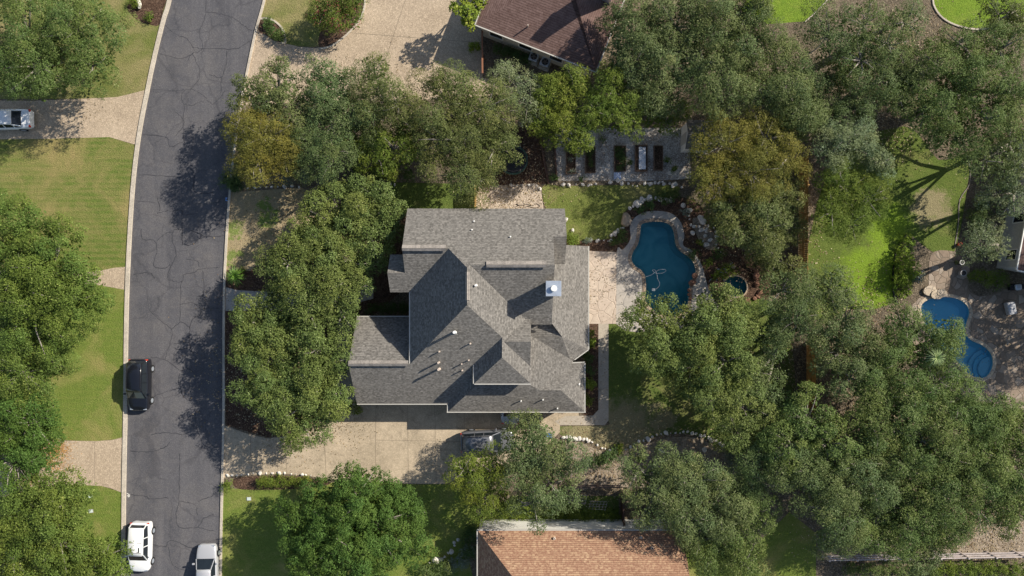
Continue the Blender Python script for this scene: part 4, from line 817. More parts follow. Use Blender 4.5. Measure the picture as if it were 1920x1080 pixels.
# ------------------------------------------------------------------ shrubs and plants
def sh_(name, label, a, b, r, h_, kind, seed, **k): return shrub(name, label, a, b, r, h_, kind, seed, **k)
def row(a0, b0, a1, b1, n, r, zz):   # blobs strung along a line, in metres from the first point
    A0 = P(a0, b0, zz); B0 = P(a1, b1, zz); d = B0 - A0
    return [(d.x * i / max(1, n - 1), d.y * i / max(1, n - 1), zz, r) for i in range(n)]
sh_('hedge', 'clipped dark green oval hedge in the little kerbed bed by the road', 503, 46, .6, .9, 'dark', 401, blobs=row(500, 44, 519, 63, 3, .55, .45), dens=1.3)
sh_('hedge', 'row of yellow-green hedge plants along the south edge of the front driveway', 492, 903, .5, .8, 'juniper', 402, blobs=row(495, 903, 575, 902, 7, .48, .4), dens=1.2)
sh_('bush', 'small bush on the kerb at the left end of the front driveway bed', 424, 911, .52, .9, 'juniper', 403)
sh_('bush', 'left one of two clipped yellow-green balls by the brown roof fence', 883, 87, .30, .7, 'lime', 404, dens=1.6)
sh_('bush', 'right one of two clipped yellow-green balls by the brown roof fence', 896, 87, .32, .7, 'lime', 405, dens=1.6)
sh_('hedge', 'dark green hedge below the wall of the brown roofed house', 935, 92, .5, .8, 'dark', 406, blobs=row(930, 88, 985, 106, 5, .48, .4), dens=1.2)
for i, (a, b, r, k, lab) in enumerate([(1107, 624, .36, 'juniper', 'first'), (1108, 643, .42, 'lime', 'second'), (1103, 668, .52, 'dark', 'third'), (1106, 694, .50, 'dark', 'fourth'), (1104, 722, .48, 'lime', 'fifth'), (1101, 750, .45, 'juniper', 'sixth')]):
    sh_('bush', lab + ' round bush from the top in the mulch strip east of the grey roof', a, b, r, .8, k, 410 + i, group='bushes in the strip east of the house', dens=1.3)
sh_('bush', 'yellow-green bush at the south-west corner of the grey roof beside the driveway', 664, 768, .55, .9, 'juniper', 420, blobs=[(-.4, .1, .5, .5), (.35, -.15, .5, .5), (0, .45, .5, .4)])
sh_('bush', 'bright green bush in the bed at the north-east corner of the grey roof', 1073, 452, .5, .9, 'juniper', 421, blobs=[(0, 0, .45, .5), (.35, .3, .4, .3), (-.25, .5, .45, .35)], dens=1.2)
sh_('bush', 'grey-green bush along the rock edging north of the patio', 1102, 452, .35, .6, 'sage', 422)
sh_('bush', 'dark spreading bush between the rock edging and the pool deck', 1163, 448, .42, .7, 'dark', 423, blobs=[(0, 0, .4, .45), (.2, .6, .4, .4), (-.5, -.2, .35, .35)])
sh_('bush', 'low green plant in the rock bed north of the deep blue pool', 1200, 392, .4, .6, 'dark', 424, blobs=[(0, 0, .35, .4), (.9, .3, .35, .4)])
sh_('bush', 'larger green plant above the curve of the pool deck', 1250, 370, .6, 1.0, 'dark', 425, blobs=[(0, 0, .5, .6), (.7, .2, .5, .5), (-.6, .1, .45, .45)])
sh_('bush', 'bright green bush with pale blue blossoms left of the small spa basin', 1356, 512, .7, 1.1, 'juniper', 426, blobs=[(0, 0, .6, .7), (.6, .3, .6, .5), (-.6, -.2, .5, .5)], flower=(.35, .40, .60))
sh_('bush', 'dark green bush at the tip of the rock edging in the south bed', 1135, 858, .8, 1.3, 'dark', 427, blobs=[(0, 0, .6, .8), (-.7, -.3, .6, .6), (.8, .2, .5, .5)])
sh_('bush', 'bright green sprout where the two arcs of white rock meet', 1160, 842, .35, .6, 'lime', 428)
sh_('bush', 'blue-grey bush at the right end of the south bed', 1378, 862, .8, 1.3, 'sage', 429, blobs=[(0, 0, .6, .8), (.5, .7, .6, .6)])
sh_('bush', 'green bush left of the blue-grey bush in the south bed', 1368, 838, .5, .9, 'juniper', 430)
for i, (a, b, r) in enumerate([(540, 338, .5), (575, 330, .6), (603, 335, .55), (430, 335, .9), (440, 345, .7)]):
    lab = ['small pale sage plant by the white stones under the trees', 'largest pale sage plant under the trees north of the dry lawn', 'rightmost pale sage plant in the row under the trees', 'dark green shrub at the kerb below the golden olive tree', 'lower dark shrub hugging the kerb beside the stone edging'][i]
    sh_('bush', lab, a, b, r, .9, 'sage' if i < 3 else 'dark', 440 + i)
sh_('bush', 'dark shrub under the trees above the lawn strip, middle of the row', 700, 330, .9, 1.3, 'dark', 446, blobs=[(0, 0, .6, .9), (1.6, .1, .6, .8), (-1.5, .2, .6, .8), (3.0, .2, .6, .7)])
sh_('groundcover', 'bright green leafy bank between the lime lawn and the brown deck', 1690, 500, .8, .9, 'lime', 447, blobs=[(0, 0, .5, .9), (.2, 1.2, .5, .8), (-.1, -1.3, .5, .8), (.5, 2.2, .5, .6), (.9, -.6, .45, .7), (.3, -2.3, .4, .5), (1.0, .6, .4, .6)], cat='shrub', dens=.9)
sh_('bush', 'blue-grey flowering bush beside the leafy bank and the brown deck', 1722, 520, .6, .9, 'sage', 448, flower=(.5, .5, .7))
sh_('bush', 'green bush in the dark bed between the deck and the stucco wall', 1850, 520, 1.0, 1.3, 'juniper', 449, blobs=[(0, 0, .6, .9), (1.1, -.2, .6, .7), (-.9, .2, .5, .6)])
sh_('bush', 'dark bush at the upper end of the stucco wall bed', 1835, 405, .9, 1.2, 'dark', 450, blobs=[(0, 0, .6, .9), (.3, 1.1, .6, .7), (.2, -1.0, .5, .7)])
sh_('bush', 'small white flowering bush at the lower left corner of the red roof', 868, 1050, .6, 1.0, 'sage', 451, blobs=[(0, 0, .5, .6), (-1.0, -.4, .5, .6), (.3, .9, .5, .5)])
sh_('bush', 'dark green bush against the west end of the red roof', 880, 1010, .6, 1.1, 'dark', 452, blobs=[(0, 0, .5, .7), (0, -1.2, .5, .7), (0, 1.0, .4, .4)])
sh_('bush', 'loose green bush at the bottom edge beside the big clumpy tree', 815, 1068, .9, 1.2, 'oak', 453, blobs=[(0, 0, .6, .9), (.9, .2, .6, .7), (-1.0, 0, .6, .7)])
sh_('hedge', 'band of tall green weeds along the north wall of the red roofed house', 925, 962, .7, .7, 'juniper', 454, blobs=row(925, 958, 1150, 962, 12, .62, .35), dens=.8)
sh_('bush', 'low green plants in the mulch bed at the top left by the kerb', 280, 32, .45, .5, 'juniper', 455)
sh_('bush', 'green plant at the top edge left of the white boulder', 250, 4, .5, .6, 'juniper', 456)
sh_('bush', 'yellow-green bush at the corner of the upper lime lawn', 1420, 12, .9, 1.2, 'lime', 457, blobs=[(0, 0, .6, .9), (.9, -.3, .6, .7)], dens=.8)
sh_('bush', 'dark courtyard hedge in the shade between the two wings of the grey roof', 700, 578, .5, .9, 'dark', 458, blobs=row(690, 580, 765, 580, 5, .5, .45))
sh_('bush', 'small green plant against the timber edging of the raised bed yard', 1038, 333, .36, .6, 'dark', 459)
# spiky plants with real blades
def blades(name, label, a, b, r, z, n, kindc, seed, cat, trunk=0, droop=.35):
    rnd = random.Random(seed); c = P(a, b, z + trunk); root = empty(name, (c.x, c.y, 0), 0, label, cat); mb = MB()
    for i in range(n):
        an = i * 2.399 + rnd.uniform(-.1, .1); el = (i / n) * 1.15; L = r * rnd.uniform(.85, 1.1); pr = None
        for t in (0, .35, .7, 1.0):
            rr = L * t * math.cos(el) ; zz = trunk + z * .35 + L * t * math.sin(el) - droop * L * t * t
            wv = .035 * (1.1 - t) + .006; q = Vector((math.cos(an) * rr, math.sin(an) * rr, zz)); s_ = Vector((-math.sin(an), math.cos(an), 0)) * wv
            cur = (q - s_, q + Vector((0, 0, .015)), q + s_)
            if pr: mb.add([pr[0], pr[1], pr[2], cur[0], cur[1], cur[2]], [(0, 1, 4, 3), (1, 2, 5, 4)])
            pr = cur
    mb.build('frond', kindc, root)
    t = MB(); t.tube([(0, 0, -.05), (0, 0, trunk + z * .4)], [.16, .12], 10); t.build('trunk', BARK, root)
    return root
FROND = plain('frond_green', (.13, .25, .03), .5, .4, 0, .25, 4); FRONDP = plain('frond_pale', (.28, .36, .14), .5, .4, 0, .2, 4)
o = blades('sago_palm', 'spiky bright green palm-like plant at the kerb above the flagstone walk', 435, 518, .92, 1.0, 90, FROND, 5, 'palm', .5)
blades('fan_palm', 'pale fan palm poking out of the oaks left of the lighter pool', 1765, 672, .85, 1.0, 70, FRONDP, 6, 'palm', 6.2)
sh_('bush', 'small round bush touching the spiky palm-like plant', 452, 508, .38, .7, 'juniper', 460)

# ------------------------------------------------------------------ rocks
ROCKM = plain('white_limestone', (.62, .58, .52), .95, .1, 0, .22, 5); ROCKD = plain('red_brown_rock', (.24, .13, .09), .95, .1, 0, .35, 4); ROCKT = plain('tan_rock', (.36, .28, .20), .95, .1, 0, .3, 3)
def rockmesh(seed, m):
    rnd = random.Random(seed); bm = bmesh.new(); bmesh.ops.create_icosphere(bm, subdivisions=2, radius=.5)
    ph = [Vector((rnd.uniform(-1, 1), rnd.uniform(-1, 1), rnd.uniform(-1, 1))) for _ in range(7)]
    for p in ph:
        p.normalize(); d = rnd.uniform(.30, .42)
        for v in bm.verts:
            e = v.co.dot(p) - d
            if e > 0: v.co -= p * e
    for v in bm.verts: v.co *= 1 + rnd.uniform(-.05, .05); v.co.z *= .75
    me = bpy.data.meshes.new('rock'); bm.to_mesh(me); bm.free(); me.materials.append(m); return me
ROCKS = [rockmesh(i, ROCKM) for i in range(6)]; ROCKSD = [rockmesh(20 + i, ROCKD) for i in range(5)]; ROCKST = [rockmesh(40 + i, ROCKT) for i in range(4)]
rr_ = random.Random(77); NROCK = 0
def rock(a, b, sz, label, group, pool_=None, z=0.0, flat=1.0):
    global NROCK
    p = P(a, b); o = bpy.data.objects.new('rock', rr_.choice(pool_ or ROCKS)); link(o); o.location = (p.x, p.y, z + sz * .2 * flat)
    o.rotation_euler = (rr_.uniform(-.2, .2), rr_.uniform(-.2, .2), rr_.uniform(0, 6.28)); s_ = sz
    o.scale = (s_ * rr_.uniform(.85, 1.25), s_ * rr_.uniform(.75, 1.0), s_ * rr_.uniform(.8, 1.1) * flat); NROCK += 1
    return tag(o, label, 'rock', group)
ORD = 'first second third fourth fifth sixth seventh eighth ninth tenth eleventh twelfth thirteenth fourteenth fifteenth sixteenth seventeenth eighteenth nineteenth twentieth twenty-first twenty-second twenty-third twenty-fourth twenty-fifth twenty-sixth twenty-seventh twenty-eighth'.split()
def rockline(pts, step, sz, label, group, jit=1.0, pool_=None):
    L = spline(pts, False, 6); acc = 0; got = []
    vert = abs(L[-1].y - L[0].y) > abs(L[-1].x - L[0].x)
    for i in range(1, len(L)):
        acc += (L[i] - L[i - 1]).length
        if acc >= step * rr_.uniform(.8, 1.2):
            acc = 0; got.append(rock(L[i].x + rr_.uniform(-jit - .8, jit + .8), L[i].y + rr_.uniform(-jit - .8, jit + .8), sz * rr_.choice((.5, .7, .9, 1.1, 1.5)), label, group, pool_))
    got.sort(key=lambda o: -o.location.y if vert else o.location.x)
    for i, o in enumerate(got): o['label'] = ORD[i] + (' from top, ' if vert else ' from left, ') + label
rockline([(1048, 823), (1065, 820), (1090, 822), (1108, 829), (1125, 838), (1142, 845)], 6, .34, 'white rock in the short arc edging the south bed', 'white rocks in the west arc of the south bed')
rockline([(1168, 845), (1190, 832), (1215, 822), (1240, 814), (1265, 811), (1290, 810), (1312, 815), (1335, 823), (1354, 833)], 6, .34, 'white rock in the long arc edging the south bed', 'white rocks in the east arc of the south bed')
rockline([(1232, 838), (1240, 846), (1256, 852)], 7, .3, 'white rock lying inside the south bed', 'loose white rocks inside the south bed')
rockline([(1388, 822), (1400, 812), (1408, 800)], 7, .34, 'white rock among oaks right of the south bed', 'white rocks between the oaks')
rockline([(1044, 346), (1080, 347), (1110, 347), (1120, 345)], 7, .28, 'white rock under the first two raised beds', 'white rocks below the left raised beds')
rockline([(1140, 342), (1165, 345), (1200, 347), (1240, 344), (1275, 349)], 6, .32, 'white rock below the covered bed and shed', 'white rocks below the right raised beds', 2)
rockline([(1150, 455), (1143, 446), (1152, 438), (1162, 430), (1172, 427)], 7, .38, 'white rock in the curl beside the tan boulder', 'white rocks north of the patio', 1)
rockline([(1100, 447), (1115, 450), (1132, 452), (1145, 452)], 7, .3, 'white rock along the lawn above the patio', 'white rocks along the lawn above the patio', 1)
rockline([(1174, 400), (1182, 390), (1192, 382), (1204, 376), (1222, 373), (1240, 372), (1256, 377)], 7, .45, 'white rock in the curve above the pool deck', 'white rocks above the pool deck', 2)
rockline([(1272, 380), (1285, 388), (1292, 402), (1298, 420), (1302, 440)], 7, .36, 'white rock right of the pool deck', 'white rocks right of the pool deck', 3)
rockline([(1310, 440), (1325, 455), (1342, 462), (1350, 470)], 8, .4, 'pale rock at the foot of the gravel slope right of the pool', 'pale rocks on the gravel slope', 5)
rockline([(418, 893), (440, 891), (470, 888), (505, 887), (540, 887), (570, 890), (588, 893)], 8, .24, 'small white rock between front driveway and its hedge', 'white rocks south of the driveway', .6)
rockline([(455, 353), (490, 352), (520, 352), (560, 350)], 8, .3, 'white rock in the row above the dry front lawn', 'white rocks above the dry lawn', 1)
rockline([(500, 330), (508, 340), (502, 348)], 5, .34, 'white rock piled under the golden olive tree', 'white rocks under the golden tree', 5)
rockline([(690, 344), (715, 346), (745, 345)], 8, .3, 'grey rock edging the lawn strip north of the roof', 'rocks at the lawn strip')
rockline([(862, 1004), (852, 1022), (838, 1040), (822, 1048), (806, 1053)], 7, .5, 'pale rock in the curve west of the red roof', 'pale rocks west of the red roof', 2)
rockline([(945, 350), (975, 347), (1005, 347), (1013, 356)], 8, .26, 'small white rock edging the tan pebble bed', 'white rocks round the pebble bed', .8)
rockline([(972, 235), (990, 236), (1008, 236)], 6, .28, 'white rock beside the fence above the trampoline', 'white rocks at the short fence', .6)
rockline([(1395, 492), (1408, 502), (1416, 520), (1422, 540), (1414, 558), (1398, 566)], 7, .5, 'reddish rock in the ring round the small spa basin', 'reddish rocks round the spa', 3, ROCKSD)
rockline([(1303, 512), (1298, 528), (1294, 545), (1292, 562)], 7, .42, 'reddish rock on the edge of the deep blue pool', 'reddish rocks on the pool edge', 1.5, ROCKSD)
rockline([(1300, 405), (1318, 412), (1332, 428), (1346, 446)], 6, .42, 'pale rock high on the slope right of the pool', 'pale rocks on the slope, upper line', 4)
rockline([(1304, 425), (1318, 436), (1330, 450)], 6, .36, 'pale rock lower on the slope right of the pool', 'pale rocks on the slope, middle line', 4)
for (a, b, s_, lab) in [(1173, 412, 1.15, 'large tan flat boulder beside the pool deck curve'), (1195, 383, .8, 'biggest white boulder above the pool deck'), (1061, 413, .5, 'white boulder at the north-east corner of the grey roof'), (1073, 432, .4, 'white boulder in the bed by the grey roof'), (1158, 338, .5, 'white boulder beside the crumpled bag'), (1256, 325, .5, 'round pale stone below the shed'), (1320, 842, .5, 'pinkish upright stone in the south bed'), (1375, 500, .5, 'round tan stone above the spa basin')]:
    o = rock(a, b, s_, lab, None, ROCKST if 'tan' in lab else None); 
o = rock(263, 9, 1.0, 'tall white boulder in the mulch bed at the top left by the kerb', None); o.scale = (.55, 1.0, .7)

# ------------------------------------------------------------------ fences
BOARD = plain('yellow_cedar_board', (.36, .22, .08), .85, .15, 0, .2, 2); GREYW = plain('grey_board', (.22, .19, .17), .9, .1, 0, .25, 3)
def fence(name, label, a, b, hgt, m, slat=.14, gap=.02, cat='fence', top=True, lean=0):
    A0 = P(*a); B0 = P(*b); d = B0 - A0; L = d.length; d.normalize(); root = empty(name, A0, math.atan2(d.y, d.x), label, cat); pan = MB(); n = int(L / (slat + gap)); rnd = random.Random(int(L * 100))
    for i in range(n):
        x = i * (slat + gap); h2 = hgt + rnd.uniform(-.015, .015); pan.box(x, x + slat, -.012, .012, .03, h2)
    pan.build('board_panel', m, root)
    if top: t = MB(); t.box(0, L, -.07, .07, hgt + .02, hgt + .06); t.build('top_rail', m, root)
    for i in range(int(L / 2.4) + 1):
        p = MB(); x = min(L - .05, i * 2.4 + .05); p.box(x - .045, x + .045, .02, .11, -.1, hgt - .03); p.build('post', m, root)
    return root
def board_walk_fence(name, label, a, b, hgt, m, wd):
    """a fence of horizontal boards laid in a broad stepped ribbon seen nearly from above"""
    A0 = P(*a); B0 = P(*b); d = B0 - A0; L = d.length; d.normalize(); root = empty(name, A0, math.atan2(d.y, d.x), label, 'fence'); pan = MB(); n = int(L / .17)
    for i in range(n):
        x = i * .17; pan.box(x, x + .15, -.02, .02, .03, hgt)
    pan.build('board_panel', m, root)
    for s_ in (-.06, .06):
        r = MB(); r.box(0, L, s_ - .03, s_ + .03, hgt * .5, hgt * .5 + .09); r.build('rail', m, root)
    for i in range(int(L / 2.4) + 1):
        p = MB(); x = min(L - .06, i * 2.4 + .06); p.box(x - .05, x + .05, .03, .13, -.1, hgt); p.build('post', m, root)
    return root
board_walk_fence('board_fence', 'yellow cedar board fence running down between the olive cedars and the lime lawn', (1498, 300), (1497, 530), 1.9, BOARD, .6)
board_walk_fence('board_fence', 'orange lit lower stretch of the board fence among the live oaks', (1512, 640), (1512, 770), 1.9, plain('orange_board', (.42, .22, .07), .85, .15, 0, .25, 2), .6)
fence('board_fence', 'thin upright tan board fence touching the north eave of the grey roof', (893, 352), (893, 392), 1.5, BOARD)
fence('iron_fence', 'thin rust coloured fence between the tan court and the brown roofed house', (905, 60), (906, 146), 1.3, plain('rust_paint', (.26, .12, .07), .8, .2), .03, .08)
fence('board_fence', 'dark board fence behind the white wall strip above the red roof', (1163, 918), (1164, 975), 1.7, plain('dark_board', (.07, .045, .035), .9, .1), .14, .02)
def rails(name, label, a, b, m, hs=(.35, .75, 1.15), sp=2.4, th=.10):
    A0 = P(*a); B0 = P(*b); d = B0 - A0; L = d.length; d.normalize(); root = empty(name, A0, math.atan2(d.y, d.x), label, 'fence')
    for k, h_ in enumerate(hs):
        r = MB(); r.box(0, L, -.02, .06 + .02, h_, h_ + th * 1.3); r.build('rail', m, root)
    for i in range(int(L / sp) + 1):
        p = MB(); x = min(L - .07, i * sp + .07); p.box(x - .07, x + .07, -.06, .10, -.1, hs[-1] + .22); p.build('post', m, root)
    return root
rails('rail_fence', 'dark split rail fence with two rails across the south bed above the red roof', (1066, 908), (1160, 908), plain('dark_rail', (.12, .09, .075), .9, .1, 0, .3), (.4, .95))
rails('rail_fence', 'grey split rail fence above the trampoline', (972, 236), (1040, 230), GREYW, (.4, .9))
RAILW = plain('bleached_rail', (.45, .39, .36), .9, .1, 0, .2)
rails('rail_fence', 'bleached three rail fence along the bottom right edge below the sandy clearing', (1540, 1040), (1925, 1033), RAILW, (.35, .80, 1.25), 2.4, .09)
rails('rail_fence', 'short rail fence end between the oaks left of the dark yard strip', (1425, 905), (1490, 908), GREYW, (.4, .9))
mb = MB()
for ln in [[(1014, 250), (1021, 300), (1030, 345)], [(1041, 248), (1043, 300), (1046, 340)]]:
    L = spline(px(ln), False, 4); ribbon(mb, L, 0, .14, -.02, .16)
    tag(mb.build('timber_edging', plain('old_timber', (.13, .08, .06), .9, .1)), 'dark timber edging strip ' + ('nearest the trampoline' if ln[0][0] == 1014 else 'along the gravel of the raised beds'), 'edging'); mb = MB()
L = spline(px([(1810, 280), (1818, 310), (1818, 345), (1800, 375), (1797, 420), (1790, 465)]), False, 4); mb = MB(); ribbon(mb, L, 0, .07, -.02, .06)
tag(mb.build('bed_edging', GREYW), 'curved thin edging on the right side of the shady lawn', 'edging')
L = spline(px([(1700, 440), (1684, 465), (1676, 500), (1675, 545), (1684, 570)]), False, 4); mb = MB(); ribbon(mb, L, 0, .1, -.02, .1)
tag(mb.build('bed_edging', BLACK), 'black curved edging between the lime lawn and the leafy bank', 'edging')

# ------------------------------------------------------------------ vegetable yard
SOIL = litter('garden_soil', (.06, .04, .028), (.10, .065, .045), (.2, .14, .1), 2); FRAME = plain('bed_board', (.16, .11, .08), .9, .1, 0, .3)
def bed(label, x0, y0, x1, y1, plants, seed, kind='dark'):
    A0 = P(x0, y1); B0 = P(x1, y0); c = (A0 + B0) / 2; w2 = (B0.x - A0.x) / 2; l2 = (B0.y - A0.y) / 2; root = empty('raised_bed', c, 0, label, 'garden bed', 'raised garden beds'); f = MB()
    f.box(-w2, w2, -l2, -l2 + .06, 0, .3); f.box(-w2, w2, l2 - .06, l2, 0, .3); f.box(-w2, -w2 + .06, -l2 + .06, l2 - .06, 0, .3); f.box(w2 - .06, w2, -l2 + .06, l2 - .06, 0, .3); f.build('frame', FRAME, root)
    s_ = MB(); s_.box(-w2 + .05, w2 - .05, -l2 + .05, l2 - .05, .0, .22); s_.build('soil', SOIL, root)
    if plants:
        rg = random.Random(seed); bl = [(rg.uniform(-w2 + .25, w2 - .25), rg.uniform(-l2 + .25, l2 - .25), .35, rg.uniform(.18, .34)) for _ in range(plants)]
        me, _ = crown('plants', bl, kind, seed, 1.0, lobe=.2, leafk=.8); o = bpy.data.objects.new('plants', me); link(o, root); o['kind'] = 'stuff'
    return root
bed('leftmost raised bed, half under the cedar, with pale plants at its lower end', 1061, 268, 1079, 327, 5, 1, 'sage')
bed('second raised bed from the left with sparse reddish planting', 1097, 276, 1116, 325, 4, 2)
bed('raised bed filled with dense green plants, left of the white covered bed', 1151, 274, 1173, 322, 13, 3)
wb = bed('raised bed covered with a crumpled white plastic sheet', 1190, 273, 1213, 322, 0, 4)
def crumple(name, w2, l2, z, m, parent, seed, amp=.06, label=None, cat=None, loc=None, n=26):
    rg = np.random.default_rng(seed); me = bpy.data.meshes.new(name); vs = []; fs = []
    for j in range(n):
        for i in range(n):
            vs.append((-w2 + 2 * w2 * i / (n - 1) + rg.normal() * .01, -l2 + 2 * l2 * j / (n - 1) + rg.normal() * .01, z + abs(rg.normal()) * amp))
    for j in range(n - 1):
        for i in range(n - 1): fs.append((j * n + i, j * n + i + 1, (j + 1) * n + i + 1, (j + 1) * n + i))
    me.from_pydata(vs, [], fs); me.materials.append(m); o = bpy.data.objects.new(name, me); link(o, parent)
    if loc: o.location = loc
    return tag(o, label, cat) if label else o
PLASTIC = plain('white_plastic', (.78, .79, .82), .25, .5, 0, .08)
crumple('plastic_sheet', .30, .98, .24, PLASTIC, None, 5, .05, 'crumpled white plastic sheet lying on the fourth raised bed', 'sheet', (wb.location.x + .08, wb.location.y, 0))
bed('rightmost raised bed of bare dark soil nearest the shed', 1225, 274, 1242, 320, 0, 6)
p = P(1157, 330); crumple('bag', .32, .30, .08, plain('bag_plastic', (.62, .68, .80), .4, .4), None, 8, .09, 'crumpled pale blue plastic bag below the raised beds', 'bag', (p.x, p.y, 0), 12)
# trampoline
c = P(962, 300, .7); tr = empty('trampoline', (c.x, c.y, 0), 0, 'round black trampoline with dark green rim under the big drab oak', 'trampoline')
mb = MB(); mb.cyl((0, 0, .70), 1.12, .02, 40); mb.build('mat', BLACK, tr)
mb = MB(); mb.tube([(1.22 * math.cos(t), 1.22 * math.sin(t), .72) for t in np.linspace(0, 6.2832, 41)], .08, 8, False); mb.build('rim', plain('green_pad', (.05, .10, .075), .6, .3), tr)
for k in range(6):
    t = k * 1.047; x, y = 1.25 * math.cos(t), 1.25 * math.sin(t); mb = MB(); mb.tube([(x, y, 0), (x, y, 2.3)], .02, 8); mb.build('pole', METAL, tr)
mb = MB(); mb.tube([(1.25 * math.cos(t), 1.25 * math.sin(t), 2.3) for t in np.linspace(0, 6.2832, 41)], .018, 6, False); mb.build('top_ring', BLACK, tr)
# air conditioners
for (a, b, lab) in [(1001, 106, 'left air conditioner unit below the wall of the brown roofed house'), (1022, 116, 'right, slightly larger air conditioner unit below the wall of the brown roofed house')]:
    c = P(a, b, .8); ac = empty('air_conditioner', (c.x, c.y, 0), R(-21.5), lab, 'air conditioner', 'air conditioners'); mb = MB(); mb.box(-.40, .40, -.40, .40, .05, .85); mb.build('casing', METAL, ac, bevel=.03)
    mb = MB(); mb.cyl((0, 0, .85), .30, .012, 24); mb.build('fan_opening', BLACK, ac); mb = MB()
    for k in range(5): t = k * 1.2566; mb.bar((0, 0, .872), (.27 * math.cos(t), .27 * math.sin(t), .872), .07, .01)
    mb.build('fan', GREYW, ac); mb = MB(); mb.box(-.5, .5, -.5, .5, -.02, .05); mb.build('base_pad', KERB, ac)
# garden trellis and small things
c = P(1100, 936); root = empty('trellis', (c.x, c.y, 0), R(-5), 'pale wire trellis panels leaning over the weeds above the red roof', 'trellis')
for q, (dx, dy) in enumerate([(-.9, 0.1), (.9, -.3)]):
    mb = MB()
    for k in range(6): mb.bar((dx - .7 + k * .28, dy - .4, .55), (dx - .7 + k * .28 + .1, dy + .4, .75), .018, .018)
    for k in range(4): mb.bar((dx - .75, dy - .38 + k * .25, .56 + k * .06), (dx + .8, dy - .30 + k * .25, .56 + k * .06), .018, .018)
    mb.bar((dx - .7, dy - .4, 0), (dx - .7, dy - .4, .56), .03, .03); mb.bar((dx + .7, dy - .4, 0), (dx + .7, dy - .4, .56), .03, .03); mb.build('panel', RAILW, root)
LID = plain('utility_lid', (.52, .60, .54), .6, .3, 0, .12)
for (a, b, lab) in [(170, 930, 'upper pale green utility box lid in the lower left lawn'), (171, 958, 'lower pale green utility box lid in the lower left lawn'), (467, 935, 'pale utility box lid in the lawn below the driveway hedge')]:
    c = P(a, b); root = empty('utility_box', (c.x, c.y, 0), R(random.Random(a + b).uniform(-8, 8)), lab, 'utility box'); mb = MB(); mb.box(-.20, .20, -.16, .16, -.05, .05); mb.build('body', GREYW, root, bevel=.01); mb = MB(); mb.box(-.17, .17, -.13, .13, .05, .062); mb.build('lid', LID, root, bevel=.005)
mb = MB(); q = [P(*t) for t in [(238, 925), (242, 927), (243, 931), (240, 932), (244, 928), (238, 930)]]
for i in range(len(q) - 1): mb.bar((q[i].x, q[i].y, .008), (q[i + 1].x, q[i + 1].y, .008), .05, .004)
tag(mb.build('paint_mark', WHITE), 'small white squiggle painted on the road by the left kerb', 'paint mark')
mb = MB(); q = [P(*t) for t in [(423, 372), (427, 371), (424, 376), (428, 377)]]
for i in range(3): mb.bar((q[i].x, q[i].y, .125), (q[i + 1].x, q[i + 1].y, .125), .05, .006)
tag(mb.build('paint_mark', plain('blue_paint', (.25, .45, .85), .6, .3)), 'small pale blue mark painted on the right kerb below the golden tree', 'paint mark')
c = P(1029, 817, .4); root = empty('garden_cart', (c.x, c.y, 0), .1, 'small blue bin half hidden by the oak at the end of the driveway', 'bin'); mb = MB(); mb.box(-.24, .24, -.18, .18, .12, .62); mb.build('tub', plain('blue_plastic', (.04, .14, .55), .4, .4), root, bevel=.04); mb = MB()
mb.tube([(-.27, -.12, .12), (-.27, .12, .12)], .11, 12); mb.build('wheel', RUBBER, root)
# things on the brown deck
def pot(a, b, r, h_, m, lab, fill=None):
    c = P(a, b, h_); root = empty('planter', (c.x, c.y, 0), 0, lab, 'planter'); mb = MB(); mb.cyl((0, 0, 0), r * .7, h_, 18, r); mb.build('pot', m, root)
    mb = MB(); mb.cyl((0, 0, h_), r * .82, .01, 18); mb.build('soil', fill or SOIL, root); return root
REDP = plain('red_glaze', (.55, .05, .02), .35, .5); sh_('bush', 'dark shrub under the bleached rail fence at the bottom right', 1600, 1070, .8, 1.1, 'oak', 470, blobs=row(1560, 1068, 1700, 1072, 8, .75, .5))
sh_('bush', 'green shrub band below the right part of the bleached rail fence', 1760, 1072, .8, 1.1, 'juniper', 471, blobs=row(1740, 1072, 1900, 1068, 8, .7, .5))
for i, (a, b, r, lab) in enumerate([(1128, 262, .3, 'small weed clump on the gravel between the second and third raised bed'), (1182, 305, .22, 'tiny weed tuft left of the white covered bed'), (1252, 300, .3, 'low weed clump on the gravel between the last bed and the shed'), (1090, 334, .3, 'flat weed patch just above the white rocks under the second bed'), (1265, 318, .35, 'sprawling weed by the round pale stone below the shed')]):
    sh_('weed', lab, a, b, r, .4, 'dark' if i % 2 else 'juniper', 480 + i, cat='plant', lobe=r * 1.2)
for i, (a, b, r, k, lab) in enumerate([(1300, 480, .5, 'dark', 'dark plant in the mulch right of the deep blue pool'), (1330, 492, .45, 'juniper', 'light green plant in the mulch between pool and spa basin'), (1285, 400, .35, 'sage', 'pale plant in the rocks right of the pool deck'), (1345, 475, .5, 'dark', 'dark plant at the lower end of the pale rock slope'), (1312, 455, .3, 'juniper', 'small green plant among the lower pale rocks'), (1395, 575, .6, 'dark', 'dark bush below the reddish rock ring')]):
    sh_('plant', lab, a, b, r, .7, k, 490 + i, cat='plant', lobe=r * .8)
pot(1801, 458, .17, .35, REDP, 'orange-red pot at the shaded edge of the brown deck'); pot(1798, 492, .15, .35, REDP, 'red pot left of the white rimmed bin'); pot(1807, 512, .27, .5, plain('grey_tub', (.42, .42, .42), .6, .3), 'grey round tub below the white rimmed bin on the brown deck', BLACK)
